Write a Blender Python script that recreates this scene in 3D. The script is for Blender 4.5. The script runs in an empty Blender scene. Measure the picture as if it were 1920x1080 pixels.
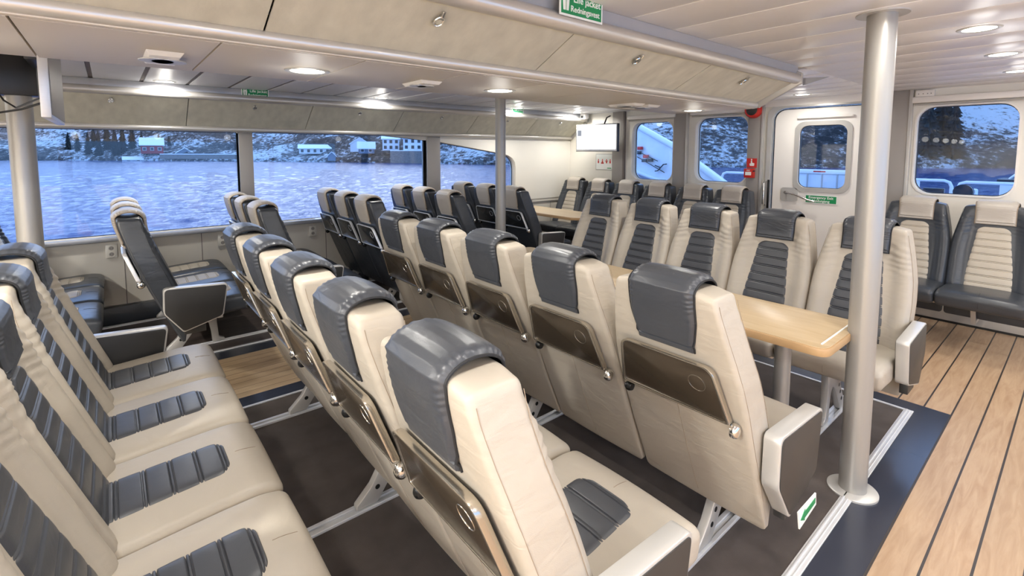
import bpy, bmesh, math, random
from mathutils import Vector, Matrix, noise
random.seed(7)
S = bpy.context.scene
C = S.collection
PI = math.pi

# ------------------------------------------------------------------ camera
cd = bpy.data.cameras.new('camera'); cam = bpy.data.objects.new('camera', cd); C.objects.link(cam)
yaw, pitch, roll = 0.875225864, 0.0840373486, 0.00131822389
cy, sy = math.cos(yaw), math.sin(yaw)
fw = Vector((-sy*math.cos(pitch), cy*math.cos(pitch), -math.sin(pitch)))
ri = Vector((cy, sy, 0)); up = ri.cross(fw)
r2 = math.cos(roll)*ri + math.sin(roll)*up; u2 = -math.sin(roll)*ri + math.cos(roll)*up
cam.matrix_world = Matrix(((r2.x, u2.x, -fw.x, 0), (r2.y, u2.y, -fw.y, 0), (r2.z, u2.z, -fw.z, 1.55), (0, 0, 0, 1)))
cd.sensor_width = 36; cd.lens = 906.23*36/1920
cd.shift_x = -0.7/1920; cd.shift_y = (359.14-540)/1920
cd.clip_start = 0.05; cd.clip_end = 1500
S.camera = cam

# ------------------------------------------------------------------ world, exposure
W = bpy.data.worlds.new('world'); S.world = W; W.use_nodes = True
wn = W.node_tree; wn.nodes.clear()
wo = wn.nodes.new('ShaderNodeOutputWorld'); wb = wn.nodes.new('ShaderNodeBackground')
tc = wn.nodes.new('ShaderNodeTexCoord'); dp = wn.nodes.new('ShaderNodeVectorMath'); dp.operation = 'DOT_PRODUCT'
dp.inputs[1].default_value = Vector((-0.80, 0.58, 0.12)).normalized()
wr = wn.nodes.new('ShaderNodeValToRGB')
wr.color_ramp.elements[0].position = 0.0; wr.color_ramp.elements[0].color = (0.16, 0.29, 0.54, 1)
wr.color_ramp.elements[1].position = 1.0; wr.color_ramp.elements[1].color = (0.68, 0.79, 1.0, 1)
e = wr.color_ramp.elements.new(0.80); e.color = (0.29, 0.44, 0.77, 1)
wn.links.new(tc.outputs['Generated'], dp.inputs[0]); wn.links.new(dp.outputs['Value'], wr.inputs[0])
sz = wn.nodes.new('ShaderNodeSeparateXYZ'); wn.links.new(tc.outputs['Generated'], sz.inputs[0])
mr = wn.nodes.new('ShaderNodeMapRange'); mr.inputs[1].default_value = .05; mr.inputs[2].default_value = .8; mr.inputs[3].default_value = 3.9; mr.inputs[4].default_value = 1.9
wn.links.new(sz.outputs['Z'], mr.inputs[0]); wn.links.new(mr.outputs[0], wb.inputs[1])
wn.links.new(wr.outputs[0], wb.inputs[0])
wn.links.new(wb.outputs[0], wo.inputs[0])
S.view_settings.view_transform = 'Standard'; S.view_settings.look = 'None'
S.view_settings.gamma = 1; S.view_settings.use_curve_mapping = False
S.view_settings.exposure = 0.56
LAMP = 5.2           # base watts per downlight; unseen fore and starboard ones are raised as fill
try:
    S.cycles.use_denoising = True; S.cycles.max_bounces = 8; S.cycles.transparent_max_bounces = 16
    S.cycles.caustics_reflective = False; S.cycles.caustics_refractive = False
    S.cycles.sample_clamp_indirect = 6
except Exception: pass

ZC, ZS = 2.13, 1.858          # ceiling, underside of the central soffit
XW, YB = -5.57, 5.90          # window wall, aft wall

# ------------------------------------------------------------------ materials
def lin(c):
    return tuple(((v/255)/12.92 if v/255 <= .04045 else ((v/255+.055)/1.055)**2.4) for v in c)
def newmat(n):
    m = bpy.data.materials.new(n); m.use_nodes = True; nt = m.node_tree
    return m, nt, nt.nodes['Principled BSDF']
def N(nt, t, **k):
    n = nt.nodes.new(t)
    for a, b in k.items(): setattr(n, a, b)
    return n
def math_(nt, op, a, b=None, c=None):
    n = N(nt, 'ShaderNodeMath', operation=op)
    for i, v in enumerate((a, b, c)):
        if v is None: continue
        if isinstance(v, (int, float)): n.inputs[i].default_value = v
        else: nt.links.new(v, n.inputs[i])
    return n.outputs[0]
def mix(nt, f, a, b):
    n = N(nt, 'ShaderNodeMix', data_type='RGBA')
    for i, v in ((0, f), (6, a), (7, b)):
        if isinstance(v, (int, float)): n.inputs[i].default_value = v
        elif isinstance(v, tuple): n.inputs[i].default_value = (*v[:3], 1)
        else: nt.links.new(v, n.inputs[i])
    return n.outputs[2]
def plain(n, rgb, rough=.5, metal=0, noise_amt=.05, scale=6, stretch=(1, 1, 1), bump=0, bscale=200, coat=0):
    m, nt, p = newmat(n)
    co = N(nt, 'ShaderNodeTexCoord'); mp = N(nt, 'ShaderNodeMapping'); mp.inputs['Scale'].default_value = stretch
    nt.links.new(co.outputs['Object'], mp.inputs[0])
    nz = N(nt, 'ShaderNodeTexNoise'); nz.inputs['Scale'].default_value = scale; nz.inputs['Detail'].default_value = 5
    nt.links.new(mp.outputs[0], nz.inputs['Vector'])
    c = lin(rgb)
    dk = tuple(v*(1-noise_amt*1.6) for v in c); lt = tuple(min(1, v*(1+noise_amt*1.6)) for v in c)
    nt.links.new(mix(nt, nz.outputs['Fac'], dk, lt), p.inputs['Base Color'])
    p.inputs['Roughness'].default_value = rough; p.inputs['Metallic'].default_value = metal
    if coat: p.inputs['Coat Weight'].default_value = coat
    if bump:
        bz = N(nt, 'ShaderNodeTexNoise'); bz.inputs['Scale'].default_value = bscale; bz.inputs['Detail'].default_value = 3
        nt.links.new(mp.outputs[0], bz.inputs['Vector'])
        b = N(nt, 'ShaderNodeBump'); b.inputs['Strength'].default_value = bump; b.inputs['Distance'].default_value = .002
        nt.links.new(bz.outputs['Fac'], b.inputs['Height']); nt.links.new(b.outputs[0], p.inputs['Normal'])
    return m
def leather(n, rgb, rough=.42, wr=.5):
    m, nt, p = newmat(n)
    co = N(nt, 'ShaderNodeTexCoord').outputs['Object']
    nz = N(nt, 'ShaderNodeTexNoise'); nz.inputs['Scale'].default_value = 5; nz.inputs['Detail'].default_value = 4
    nt.links.new(co, nz.inputs['Vector'])
    c = lin(rgb)
    nt.links.new(mix(nt, nz.outputs['Fac'], tuple(v*.90 for v in c), tuple(min(1, v*1.1) for v in c)), p.inputs['Base Color'])
    p.inputs['Roughness'].default_value = rough
    vo = N(nt, 'ShaderNodeTexVoronoi'); vo.inputs['Scale'].default_value = 420; nt.links.new(co, vo.inputs['Vector'])
    mp = N(nt, 'ShaderNodeMapping'); mp.inputs['Scale'].default_value = (1.0, 1.0, 2.6); mp.inputs['Rotation'].default_value = (.2, .35, .1)
    nt.links.new(co, mp.inputs[0])
    w = N(nt, 'ShaderNodeTexNoise'); w.inputs['Scale'].default_value = 9; w.inputs['Detail'].default_value = 2.5
    w.inputs['Distortion'].default_value = .8; nt.links.new(mp.outputs[0], w.inputs['Vector'])
    b1 = N(nt, 'ShaderNodeBump'); b1.inputs['Strength'].default_value = .12; b1.inputs['Distance'].default_value = .001
    b2 = N(nt, 'ShaderNodeBump'); b2.inputs['Strength'].default_value = wr; b2.inputs['Distance'].default_value = .012
    nt.links.new(vo.outputs['Distance'], b1.inputs['Height']); nt.links.new(w.outputs['Fac'], b2.inputs['Height'])
    nt.links.new(b2.outputs[0], b1.inputs['Normal']); nt.links.new(b1.outputs[0], p.inputs['Normal'])
    return m
def emit(n, rgb, s):
    m = bpy.data.materials.new(n); m.use_nodes = True; nt = m.node_tree; nt.nodes.clear()
    e = N(nt, 'ShaderNodeEmission'); e.inputs[0].default_value = (*lin(rgb), 1); e.inputs[1].default_value = s
    o = N(nt, 'ShaderNodeOutputMaterial'); nt.links.new(e.outputs[0], o.inputs[0]); return m
def wood(n, c1, c2, width, line, axis='X', off=0., gap=.004, gs=1.0, lines=True, rough=.42):
    """boards run along Y, seams at x = off + k*width"""
    m, nt, p = newmat(n)
    co = N(nt, 'ShaderNodeTexCoord').outputs['Object']
    sp = N(nt, 'ShaderNodeSeparateXYZ'); nt.links.new(co, sp.inputs[0])
    x, y = sp.outputs['X'], sp.outputs['Y']
    if axis == 'Y': x, y = y, x
    t = math_(nt, 'DIVIDE', math_(nt, 'SUBTRACT', x, off), width)
    idx = math_(nt, 'FLOOR', t); fr = math_(nt, 'FRACT', t)
    sh = math_(nt, 'MULTIPLY', idx, 7.31)
    cb = N(nt, 'ShaderNodeCombineXYZ')
    nt.links.new(math_(nt, 'ADD', math_(nt, 'MULTIPLY', x, 14*gs), sh), cb.inputs[0])
    nt.links.new(math_(nt, 'ADD', math_(nt, 'MULTIPLY', y, 1.5*gs), sh), cb.inputs[1])
    nz = N(nt, 'ShaderNodeTexNoise'); nz.inputs['Scale'].default_value = 2.2; nz.inputs['Detail'].default_value = 8
    nz.inputs['Roughness'].default_value = .62; nz.inputs['Distortion'].default_value = 1.1
    nt.links.new(cb.outputs[0], nz.inputs['Vector'])
    wn_ = N(nt, 'ShaderNodeTexWhiteNoise', noise_dimensions='1D'); nt.links.new(idx, wn_.inputs['W'])
    r = N(nt, 'ShaderNodeValToRGB'); r.color_ramp.elements[0].position = .3; r.color_ramp.elements[1].position = .68
    nt.links.new(nz.outputs['Fac'], r.inputs[0])
    r.color_ramp.elements[0].color = (*lin(c2), 1); r.color_ramp.elements[1].color = (*lin(c1), 1)
    col = mix(nt, math_(nt, 'MULTIPLY', wn_.outputs['Value'], .28), r.outputs[0], tuple(v*.72 for v in lin(c1)))
    if lines:
        e1 = math_(nt, 'LESS_THAN', fr, gap/width)
        col = mix(nt, e1, col, lin(line))
    nt.links.new(col, p.inputs['Base Color']); p.inputs['Roughness'].default_value = rough
    b = N(nt, 'ShaderNodeBump'); b.inputs['Strength'].default_value = .08; b.inputs['Distance'].default_value = .002
    nt.links.new(nz.outputs['Fac'], b.inputs['Height']); nt.links.new(b.outputs[0], p.inputs['Normal'])
    return m

M = {}
M['beige'] = leather('beige_leather', (180, 171, 157), .46, .28)
M['slate'] = leather('slate_leather', (64, 67, 73), .34, .24)
M['charcoal'] = leather('charcoal_leather', (56, 60, 66), .31, .25)
M['beige_cap'] = leather('taupe_leather', (184, 176, 165), .46, .2)
M['slate_panel'] = leather('slate_panel_leather', (68, 70, 75), .38, .12)
M['beige_panel'] = leather('beige_panel_leather', (184, 174, 158), .46, .12)
M['thread'] = plain('seam_thread', (150, 134, 116), .8)
M['thread_dark'] = plain('dark_seam_thread', (30, 31, 34), .7)
M['piping'] = plain('light_piping', (206, 200, 190), .5)
M['alu'] = plain('satin_aluminium', (232, 233, 235), .36, .4, .03, 30, (1, 1, 12))
M['alu_paint'] = plain('silver_paint', (196, 194, 190), .36, .35, .03)
M['steel'] = plain('brushed_steel', (166, 164, 160), .36, .4, .04, 40, (1, 1, .05))
M['chrome'] = plain('polished_metal', (220, 218, 214), .14, 1, .02)
M['bronze'] = plain('bronze_rim', (192, 184, 170), .22, .9, .03)
M['tray'] = plain('brown_tray', (76, 67, 56), .20, .35, .05, 3)
M['tray_dark'] = plain('dark_tray', (44, 46, 48), .18, .25, .05, 3)
M['black'] = plain('black_plastic', (18, 19, 20), .35)
M['dark_panel'] = plain('anthracite_laminate', (50, 49, 48), .45, 0, .04)
M['wall'] = plain('cream_wall_panel', (240, 236, 226), .42, 0, .012)
M['white'] = plain('white_paint', (244, 240, 234), .35, 0, .012)
M['sidewall'] = plain('light_grey_wall_panel', (222, 216, 204), .5, 0, .02)
M['greypost'] = plain('grey_post', (158, 153, 148), .45, .1, .02)
M['sill'] = plain('grey_sill', (176, 178, 184), .32, .3, .02)
M['ceil'] = plain('ceiling_board', (238, 238, 243), .34, 0, .02)
M['ceil_gap'] = plain('ceiling_joint', (120, 112, 108), .6)
M['ceil_joint_white'] = plain('white_ceiling_joint', (250, 248, 245), .5)
M['soffit'] = plain('soffit_board', (214, 206, 195), .45, 0, .02, 3, (1, 1, 1))
M['fabric'] = plain('mottled_grey_beige_panel', (204, 200, 184), .62, 0, .16, 9, (1, 1.6, 1), .15, 90)
M['tube'] = plain('satin_rail', (208, 204, 198), .30, .5, .02)
M['fascia'] = plain('grey_fascia', (178, 180, 186), .34, .25, .01)
M['carpet'] = plain('dark_brown_carpet', (86, 78, 74), .95, 0, .30, 7, (1, 1, 1), .8, 500)
M['vinyl'] = plain('dark_blue_vinyl', (50, 54, 66), .22, 0, .06, 4)
M['dfloor'] = wood('dark_plank_vinyl', (88, 76, 70), (58, 50, 47), .18, (30, 26, 26), rough=.5)
M['floor'] = wood('oak_deck_floor', (188, 160, 130), (164, 132, 102), .125, (52, 46, 44), off=-.440, gap=.0085)
M['aisle'] = wood('narrow_oak_deck', (200, 176, 142), (170, 142, 108), .083, (66, 52, 40), off=-4.06, gap=.004)
M['table'] = wood('light_oak_laminate', (204, 182, 148), (190, 165, 128), .5, (0, 0, 0), axis='Y', lines=False, gs=.8, rough=.3)
M['table_edge'] = plain('oak_edge', (186, 152, 110), .4)
M['green'] = plain('sign_green', (22, 140, 84), .4)
M['signwhite'] = plain('sign_white', (244, 246, 242), .4)
M['red'] = plain('signal_red', (206, 42, 34), .35)
M['lamp'] = emit('lit_diffuser', (255, 244, 222), 14)
M['screen'] = emit('lit_screen', (250, 250, 255), 1.25)
M['screen_grey'] = emit('screen_grey', (150, 156, 166), .8)
M['socket'] = plain('socket_plastic', (226, 222, 212), .35)
def glassmat():
    m = bpy.data.materials.new('window_glass'); m.use_nodes = True; nt = m.node_tree; nt.nodes.clear()
    t = N(nt, 'ShaderNodeBsdfTransparent'); t.inputs[0].default_value = (.95, .97, 1, 1)
    g = N(nt, 'ShaderNodeBsdfGlossy'); g.inputs['Roughness'].default_value = .01
    f = N(nt, 'ShaderNodeFresnel'); f.inputs[0].default_value = 1.45
    mx = N(nt, 'ShaderNodeMixShader'); o = N(nt, 'ShaderNodeOutputMaterial')
    nt.links.new(math_(nt, 'MULTIPLY', f.outputs[0], .8), mx.inputs[0]); nt.links.new(t.outputs[0], mx.inputs[1]); nt.links.new(g.outputs[0], mx.inputs[2])
    nt.links.new(mx.outputs[0], o.inputs[0]); return m
M['glass'] = glassmat()

# ------------------------------------------------------------------ mesh helpers
class MB:
    def __init__(s): s.v = []; s.f = []
    def add(s, vs, fs):
        o = len(s.v); s.v += [tuple(p) for p in vs]; s.f += [tuple(i+o for i in f) for f in fs]; return s
    def box(s, x0, x1, y0, y1, z0, z1):
        v = [(x, y, z) for z in (z0, z1) for y in (y0, y1) for x in (x0, x1)]
        return s.add(v, [(0, 2, 3, 1), (4, 5, 7, 6), (0, 1, 5, 4), (2, 6, 7, 3), (0, 4, 6, 2), (1, 3, 7, 5)])
    def prism(s, poly, a0, a1, axis='x'):
        """polygon extruded along axis; the polygon's coordinates are the other two axes in order"""
        def P(p, a): return {'x': (a, p[0], p[1]), 'y': (p[0], a, p[1]), 'z': (p[0], p[1], a)}[axis]
        n = len(poly)
        return s.add([P(p, a0) for p in poly]+[P(p, a1) for p in poly],
                     [tuple(range(n))[::-1], tuple(range(n, 2*n))]+[(i, (i+1) % n, (i+1) % n+n, i+n) for i in range(n)])
    def tube(s, path, r, seg=10, closed=False, cap=True):
        pts = [Vector(p) for p in path]; n = len(pts); rs = r if isinstance(r, (list, tuple)) else [r]*n
        vs = []; fs = []; prev = None
        for i, p in enumerate(pts):
            a = pts[(i-1) % n] if (closed or i) else p; b = pts[(i+1) % n] if (closed or i < n-1) else p
            t = (b-a).normalized()
            if prev is None:
                q = Vector((0, 0, 1)) if abs(t.z) < .9 else Vector((1, 0, 0)); u = t.cross(q).normalized()
            else: u = (prev-t*prev.dot(t)).normalized()
            prev = u; w = t.cross(u)
            for k in range(seg):
                an = 2*PI*k/seg; vs.append(p+(u*math.cos(an)+w*math.sin(an))*rs[i])
        m = n if closed else n-1
        for i in range(m):
            j = (i+1) % n
            for k in range(seg): l = (k+1) % seg; fs.append((i*seg+k, i*seg+l, j*seg+l, j*seg+k))
        if cap and not closed: fs.append(tuple(range(seg))[::-1]); fs.append(tuple((n-1)*seg+k for k in range(seg)))
        return s.add(vs, fs)
    def lathe(s, prof, c=(0, 0, 0), seg=32, axis='z'):
        vs = []; fs = []; n = len(prof)
        for k in range(seg):
            a = 2*PI*k/seg
            for r, h in prof:
                p = (r*math.cos(a), r*math.sin(a), h)
                if axis == 'x': p = (h, p[0], p[1])
                if axis == 'y': p = (p[0], h, p[1])
                vs.append((p[0]+c[0], p[1]+c[1], p[2]+c[2]))
        for k in range(seg):
            l = (k+1) % seg
            for i in range(n-1): fs.append((k*n+i, l*n+i, l*n+i+1, k*n+i+1))
        fs.append(tuple(k*n for k in range(seg))[::-1]); fs.append(tuple(k*n+n-1 for k in range(seg)))
        return s.add(vs, fs)
    def grid(s, fn, nu, nv):
        vs = [fn(i/nu, j/nv) for j in range(nv+1) for i in range(nu+1)]
        return s.add(vs, [(j*(nu+1)+i, j*(nu+1)+i+1, (j+1)*(nu+1)+i+1, (j+1)*(nu+1)+i) for j in range(nv) for i in range(nu)])
    def mesh(s, name, smooth=True, bevel=0, weld=0, seg=2):
        me = bpy.data.meshes.new(name); me.from_pydata(s.v, [], s.f)
        bm = bmesh.new(); bm.from_mesh(me)
        if weld: bmesh.ops.remove_doubles(bm, verts=bm.verts, dist=weld)
        if bevel:
            ed = [e for e in bm.edges if len(e.link_faces) == 2 and e.calc_face_angle(0) > .6]
            bmesh.ops.bevel(bm, geom=ed, offset=bevel, segments=seg, profile=.5, affect='EDGES', clamp_overlap=True)
        bmesh.ops.recalc_face_normals(bm, faces=bm.faces)
        if smooth:
            for f in bm.faces: f.smooth = True
            for e in bm.edges:
                if len(e.link_faces) == 2 and e.calc_face_angle(0) > .7: e.smooth = False
        bm.to_mesh(me); bm.free(); return me
    def build(s, name, mat, parent=None, **k):
        return link(name, s.mesh(name, **k), mat, parent)
def link(name, me, mat, parent=None):
    if mat is not None and not me.materials: me.materials.append(M[mat] if isinstance(mat, str) else mat)
    o = bpy.data.objects.new(name, me); C.objects.link(o)
    if parent is not None: o.parent = parent
    return o
def tag(o, label=None, cat=None, group=None, kind=None):
    if label: o['label'] = label
    if cat: o['category'] = cat
    if group: o['group'] = group
    if kind: o['kind'] = kind
    return o
def empty(name, loc=(0, 0, 0), rz=0, label=None, cat=None, group=None):
    o = bpy.data.objects.new(name, None); C.objects.link(o); o.location = loc; o.rotation_euler = (0, 0, rz)
    o.empty_display_size = .1
    return tag(o, label, cat, group)
KIDS = {}
def children(o): return [c for c in bpy.data.objects if c.parent == o]
def copy_tree(o, parent=None, tree=None):
    c = o.copy(); C.objects.link(c)
    if parent is not None: c.parent = parent
    if o.name not in KIDS: KIDS[o.name] = children(o)
    for ch in KIDS[o.name]: copy_tree(ch, c)
    return c
def struct(o): o['kind'] = 'structure'; return o
def rrect(x0, x1, y0, y1, r, n=6):
    if not isinstance(r, (list, tuple)): r = [r]*4
    out = []
    for (cx, cy_, a, q) in ((x1, y1, 0, r[0]), (x0, y1, 90, r[1]), (x0, y0, 180, r[2]), (x1, y0, 270, r[3])):
        ox = cx-q if cx == x1 else cx+q; oy = cy_-q if cy_ == y1 else cy_+q
        for k in range(n+1):
            t = math.radians(a+90*k/n); out.append((ox+q*math.cos(t), oy+q*math.sin(t)))
    return out
def rpoly(pts, rad, n=4):
    """polygon with rounded corners"""
    out = []; m = len(pts)
    for i in range(m):
        p = Vector(pts[i]); a = (Vector(pts[i-1])-p); b = (Vector(pts[(i+1) % m])-p)
        r = rad[i] if isinstance(rad, (list, tuple)) else rad
        d = min(r, a.length*.45, b.length*.45); A = p+a.normalized()*d; B = p+b.normalized()*d
        for k in range(n+1):
            t = k/n; q = A*(1-t)**2+p*2*t*(1-t)+B*t*t; out.append((q.x, q.y))
    return out
def plate(name, outer, holes, a0, a1, axis, mat, parent=None):
    """flat plate with holes, extruded along axis (filled 2D curve turned into a mesh)"""
    cu = bpy.data.curves.new(name, 'CURVE'); cu.dimensions = '2D'; cu.fill_mode = 'BOTH'; cu.extrude = (a1-a0)/2
    for loop in [outer]+holes:
        sp = cu.splines.new('POLY'); sp.points.add(len(loop)-1); sp.use_cyclic_u = True
        for i, p in enumerate(loop): sp.points[i].co = (p[0], p[1], 0, 1)
    tmp = bpy.data.objects.new(name+'_tmp', cu); C.objects.link(tmp)
    dg = bpy.context.evaluated_depsgraph_get(); me = bpy.data.meshes.new_from_object(tmp.evaluated_get(dg))
    bpy.data.objects.remove(tmp); me.name = name
    mid = (a0+a1)/2
    for v in me.vertices:
        a, b, h = v.co; h += mid
        v.co = {'x': (h, a, b), 'y': (a, h, b), 'z': (a, b, h)}[axis]
    bm = bmesh.new(); bm.from_mesh(me); bmesh.ops.remove_doubles(bm, verts=bm.verts, dist=1e-5)
    bmesh.ops.recalc_face_normals(bm, faces=bm.faces); bm.to_mesh(me); bm.free()
    me.materials.clear()
    return link(name, me, mat, parent)
def text(s, size, origin, facing, mat, parent, name='lettering', align='LEFT'):
    cu = bpy.data.curves.new(name, 'FONT'); cu.body = s; cu.size = size; cu.extrude = .0008; cu.align_x = align
    cu.resolution_u = 3; cu.offset = size*.012
    tmp = bpy.data.objects.new(name+'_tmp', cu); C.objects.link(tmp)
    dg = bpy.context.evaluated_depsgraph_get(); me = bpy.data.meshes.new_from_object(tmp.evaluated_get(dg))
    bpy.data.objects.remove(tmp); me.name = name
    R = {'+x': Matrix(((0, 0, 1), (1, 0, 0), (0, 1, 0))), '-y': Matrix(((1, 0, 0), (0, 0, -1), (0, 1, 0)))}[facing]
    me.transform(Matrix.Translation(origin) @ R.to_4x4())
    me.materials.clear(); return link(name, me, mat, parent)
def axis_samples(L, r, n):
    h = L/2; e = [0, .12*r, .35*r, .65*r, r]
    a = [-h+t for t in e]; inner = [(-h+r)+(L-2*r)*k/n for k in range(1, n)]
    return a+inner+[h-t for t in reversed(e)]
def rbox(L, r, n, fn=None, centre=(0, 0, 0)):
    """box with rounded edges and an even grid, each vertex passed through fn"""
    mb = MB(); ax = [axis_samples(L[i], r, n[i]) for i in range(3)]
    def rnd(p):
        q = [max(-L[i]/2+r, min(L[i]/2-r, p[i])) for i in range(3)]
        d = Vector([p[i]-q[i] for i in range(3)])
        if d.length > 1e-9: d = d.normalized()*r
        p = (q[0]+d.x+centre[0], q[1]+d.y+centre[1], q[2]+d.z+centre[2])
        return fn(p) if fn else p
    for i in range(3):
        j, k = (i+1) % 3, (i+2) % 3
        for sg in (-1, 1):
            A, B = ax[j], ax[k]; vs = []
            for b in B:
                for a in A:
                    p = [0, 0, 0]; p[i] = sg*L[i]/2; p[j] = a; p[k] = b; vs.append(rnd(p))
            na = len(A)
            mb.add(vs, [(y*na+x, y*na+x+1, (y+1)*na+x+1, (y+1)*na+x) for y in range(len(B)-1) for x in range(na-1)])
    return mb
def lerp_tab(tab, z):
    if z <= tab[0][0]: return tab[0][1]
    for (a, va), (b, vb) in zip(tab, tab[1:]):
        if z <= b:
            t = (z-a)/(b-a); return va+(vb-va)*t
    return tab[-1][1]
def sstep(a, b, x):
    t = max(0, min(1, (x-a)/(b-a))); return t*t*(3-2*t)

# ------------------------------------------------------------------ THE SETTING
# floors
struct(MB().box(-.44, 2.6, -4, 6.0, -.04, 0).build('floor', 'floor', smooth=False))
struct(MB().box(-4.06, -.44, 3.74, 6.0, -.04, 0).build('floor', 'floor', smooth=False))
struct(MB().box(-4.06, -3.33, -4, 3.74, -.04, 0).build('floor', 'aisle', smooth=False))
vb = MB().box(-3.33, -3.19, -4, 3.74, -.04, 0).box(-.585, -.44, -4, 3.74, -.04, 0).box(-3.19, -.585, 3.60, 3.74, -.04, 0)
struct(vb.build('floor', 'vinyl', smooth=False))
struct(MB().box(-3.19, -.585, -4, 3.60, -.04, .002).build('floor', 'carpet', smooth=False))
struct(MB().box(-4.24, -4.06, -4, 4.95, -.04, 0).build('floor', 'vinyl', smooth=False))
struct(MB().box(-5.7, -4.24, -4, 6.0, -.04, .001).build('floor', 'dfloor', smooth=False))
struct(MB().box(-4.24, -4.06, 4.95, 6.0, -.04, 0).build('floor', 'floor', smooth=False))
def trim(*boxes, mat='alu', bevel=.002):
    mb = MB()
    for b in boxes: mb.box(*b)
    return struct(mb.build('trim_%d' % (trim.n), mat, bevel=bevel, smooth=False)) if not setattr(trim, 'n', trim.n+1) else None
trim.n = 0
trim((-.630, -.585, -4, 3.610, 0, .006), (-.620, -.612, -4, 3.60, .005, .012), (-.604, -.598, -4, 3.60, .005, .009))
trim((-3.19, -3.17, -4, 3.60, 0, .008))
trim((-3.19, -.585, 3.588, 3.606, 0, .008))
trim((-4.25, -4.225, -4, 4.95, 0, .008))
for x in (-.885, -1.93, -2.92): trim((x-.028, x-.010, -4, 3.55, 0, .014), (x+.010, x+.028, -4, 3.55, 0, .014), (x-.010, x+.010, -4, 3.55, 0, .006))
for x in (-4.46, -5.42): trim((x-.022, x-.008, -4, 4.9, 0, .012), (x+.008, x+.022, -4, 4.9, 0, .012), (x-.008, x+.008, -4, 4.9, 0, .005))
struct(MB().box(-5.57, -5.49, -4, 5.9, 0, .155).build('baseboard_port', 'charcoal', bevel=.004))

# window wall
def side_pts(pts): return pts
w1 = rrect(-3.3, 1.024, .785, 1.735, .01, 2)
w2 = [(1.151, .785), (3.19, .775), (3.19, 1.685), (2.62, 1.737), (1.151, 1.737)]
w3 = rpoly([(3.388, .775), (4.705, .775), (4.705, 1.47), (3.388, 1.665)], [.01, .05, .22, .01], 8)
outer = [(-4, 0), (5.95, 0), (5.95, ZC), (-4, ZC)]
struct(plate('wall_port', outer, [w1, w2, w3], -5.69, XW, 'x', 'sidewall'))
struct(MB().box(XW, XW+.004, 3.30, 5.9, .80, 1.72).build('wall_port', 'wall')) if False else None
# the aft end of the window wall is a paler panel
hole3 = rpoly([(3.388, .765), (4.72, .765), (4.72, 1.48), (3.388, 1.675)], [.01, .05, .22, .01], 8)
aftp = [(3.392, 1.676), (3.392, 1.74), (5.9, 1.74), (5.9, .80), (4.725, .80)]
aftp = [(3.392, 1.74), (5.895, 1.74), (5.895, .80), (4.712, .80)]+[p for p in w3 if p[1] > .80 and p[0] > 3.39]
aftp = [(3.392, 1.74), (5.895, 1.74), (5.895, .80), (4.708, .80), (4.708, 1.30), (4.69, 1.38), (4.64, 1.44), (4.57, 1.478), (4.48, 1.505), (3.392, 1.669)]
struct(MB().prism(aftp, XW-.001, XW+.006, 'x').build('wall_port', 'wall', smooth=False))
trim((XW, XW+.012, 4.72, 5.9, .742, .760), mat='greypost')
# sill, head and posts
struct(MB().box(-5.69, XW+.035, -4, 4.72, .742, .782).build('trim_sill', 'sill', bevel=.006))
struct(MB().box(-5.69, XW+.02, -4, 3.2, 1.737, 1.752).build('trim_head', 'sill', bevel=.004))
for a, b in ((1.024, 1.151), (3.19, 3.388)):
    struct(MB().box(-5.68, XW+.02, a, b, .775, 1.75).build('trim_post', 'greypost', bevel=.006))
for n, (g, y0) in enumerate(((w1, 0), (w2, 0), (w3, 0))):
    p = plate('window_%d' % (n+1), g, [], -5.665, -5.660, 'x', 'glass'); struct(p)
    gk = MB(); loop = [(-5.655, a, b) for a, b in g]
    gk.tube(loop, .006, 6, closed=True); gk.build('window_gasket', 'black', p)
# panel joints under the windows
jb = MB()
for y in (-.5, .065, .665, 1.267, 1.867, 2.467, 3.067, 3.667, 4.267): jb.box(XW-.001, XW+.0015, y-.003, y+.003, .155, .74)
for y in (5.0, 5.45): jb.box(XW-.001, XW+.0015, y-.002, y+.002, .155, .74)
struct(jb.build('trim_joint', 'ceil_gap', smooth=False))

# aft wall with door and windows
W1 = rrect(-4.33, -3.665, 1.14, 1.955, .13); W2 = rrect(-3.335, -2.665, 1.16, 1.972, .13); W3 = rrect(-1.09, -.415, 1.155, 1.965, .13)
DO = rrect(-2.385, -1.395, .06, 2.035, .13)
struct(plate('wall_aft', [(-5.7, 0), (2.6, 0), (2.6, ZC), (-5.7, ZC)], [W1, W2, W3, DO], YB, 6.02, 'y', 'wall'))
def ring(name, inner, d, a0, a1, mat, parent=None, cx=None):
    xs = [p[0] for p in inner]; zs = [p[1] for p in inner]; mx, mz = (min(xs)+max(xs))/2, (min(zs)+max(zs))/2
    o = [(mx+(p[0]-mx)*(1+2*d/(max(xs)-min(xs))), mz+(p[1]-mz)*(1+2*d/(max(zs)-min(zs)))) for p in inner]
    return plate(name, o, [inner], a0, a1, 'y', mat, parent)
for n, g in ((4, W1), (5, W2), (6, W3)):
    p = struct(plate('window_%d' % n, g, [], 6.0, 6.004, 'y', 'glass'))
    ring('window_frame', g, .012, 5.892, 5.90, 'white', p)
    gk = MB(); gk.tube([(a, 5.995, b) for a, b in g], .007, 6, closed=True); gk.build('window_gasket', 'black', p)
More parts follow.
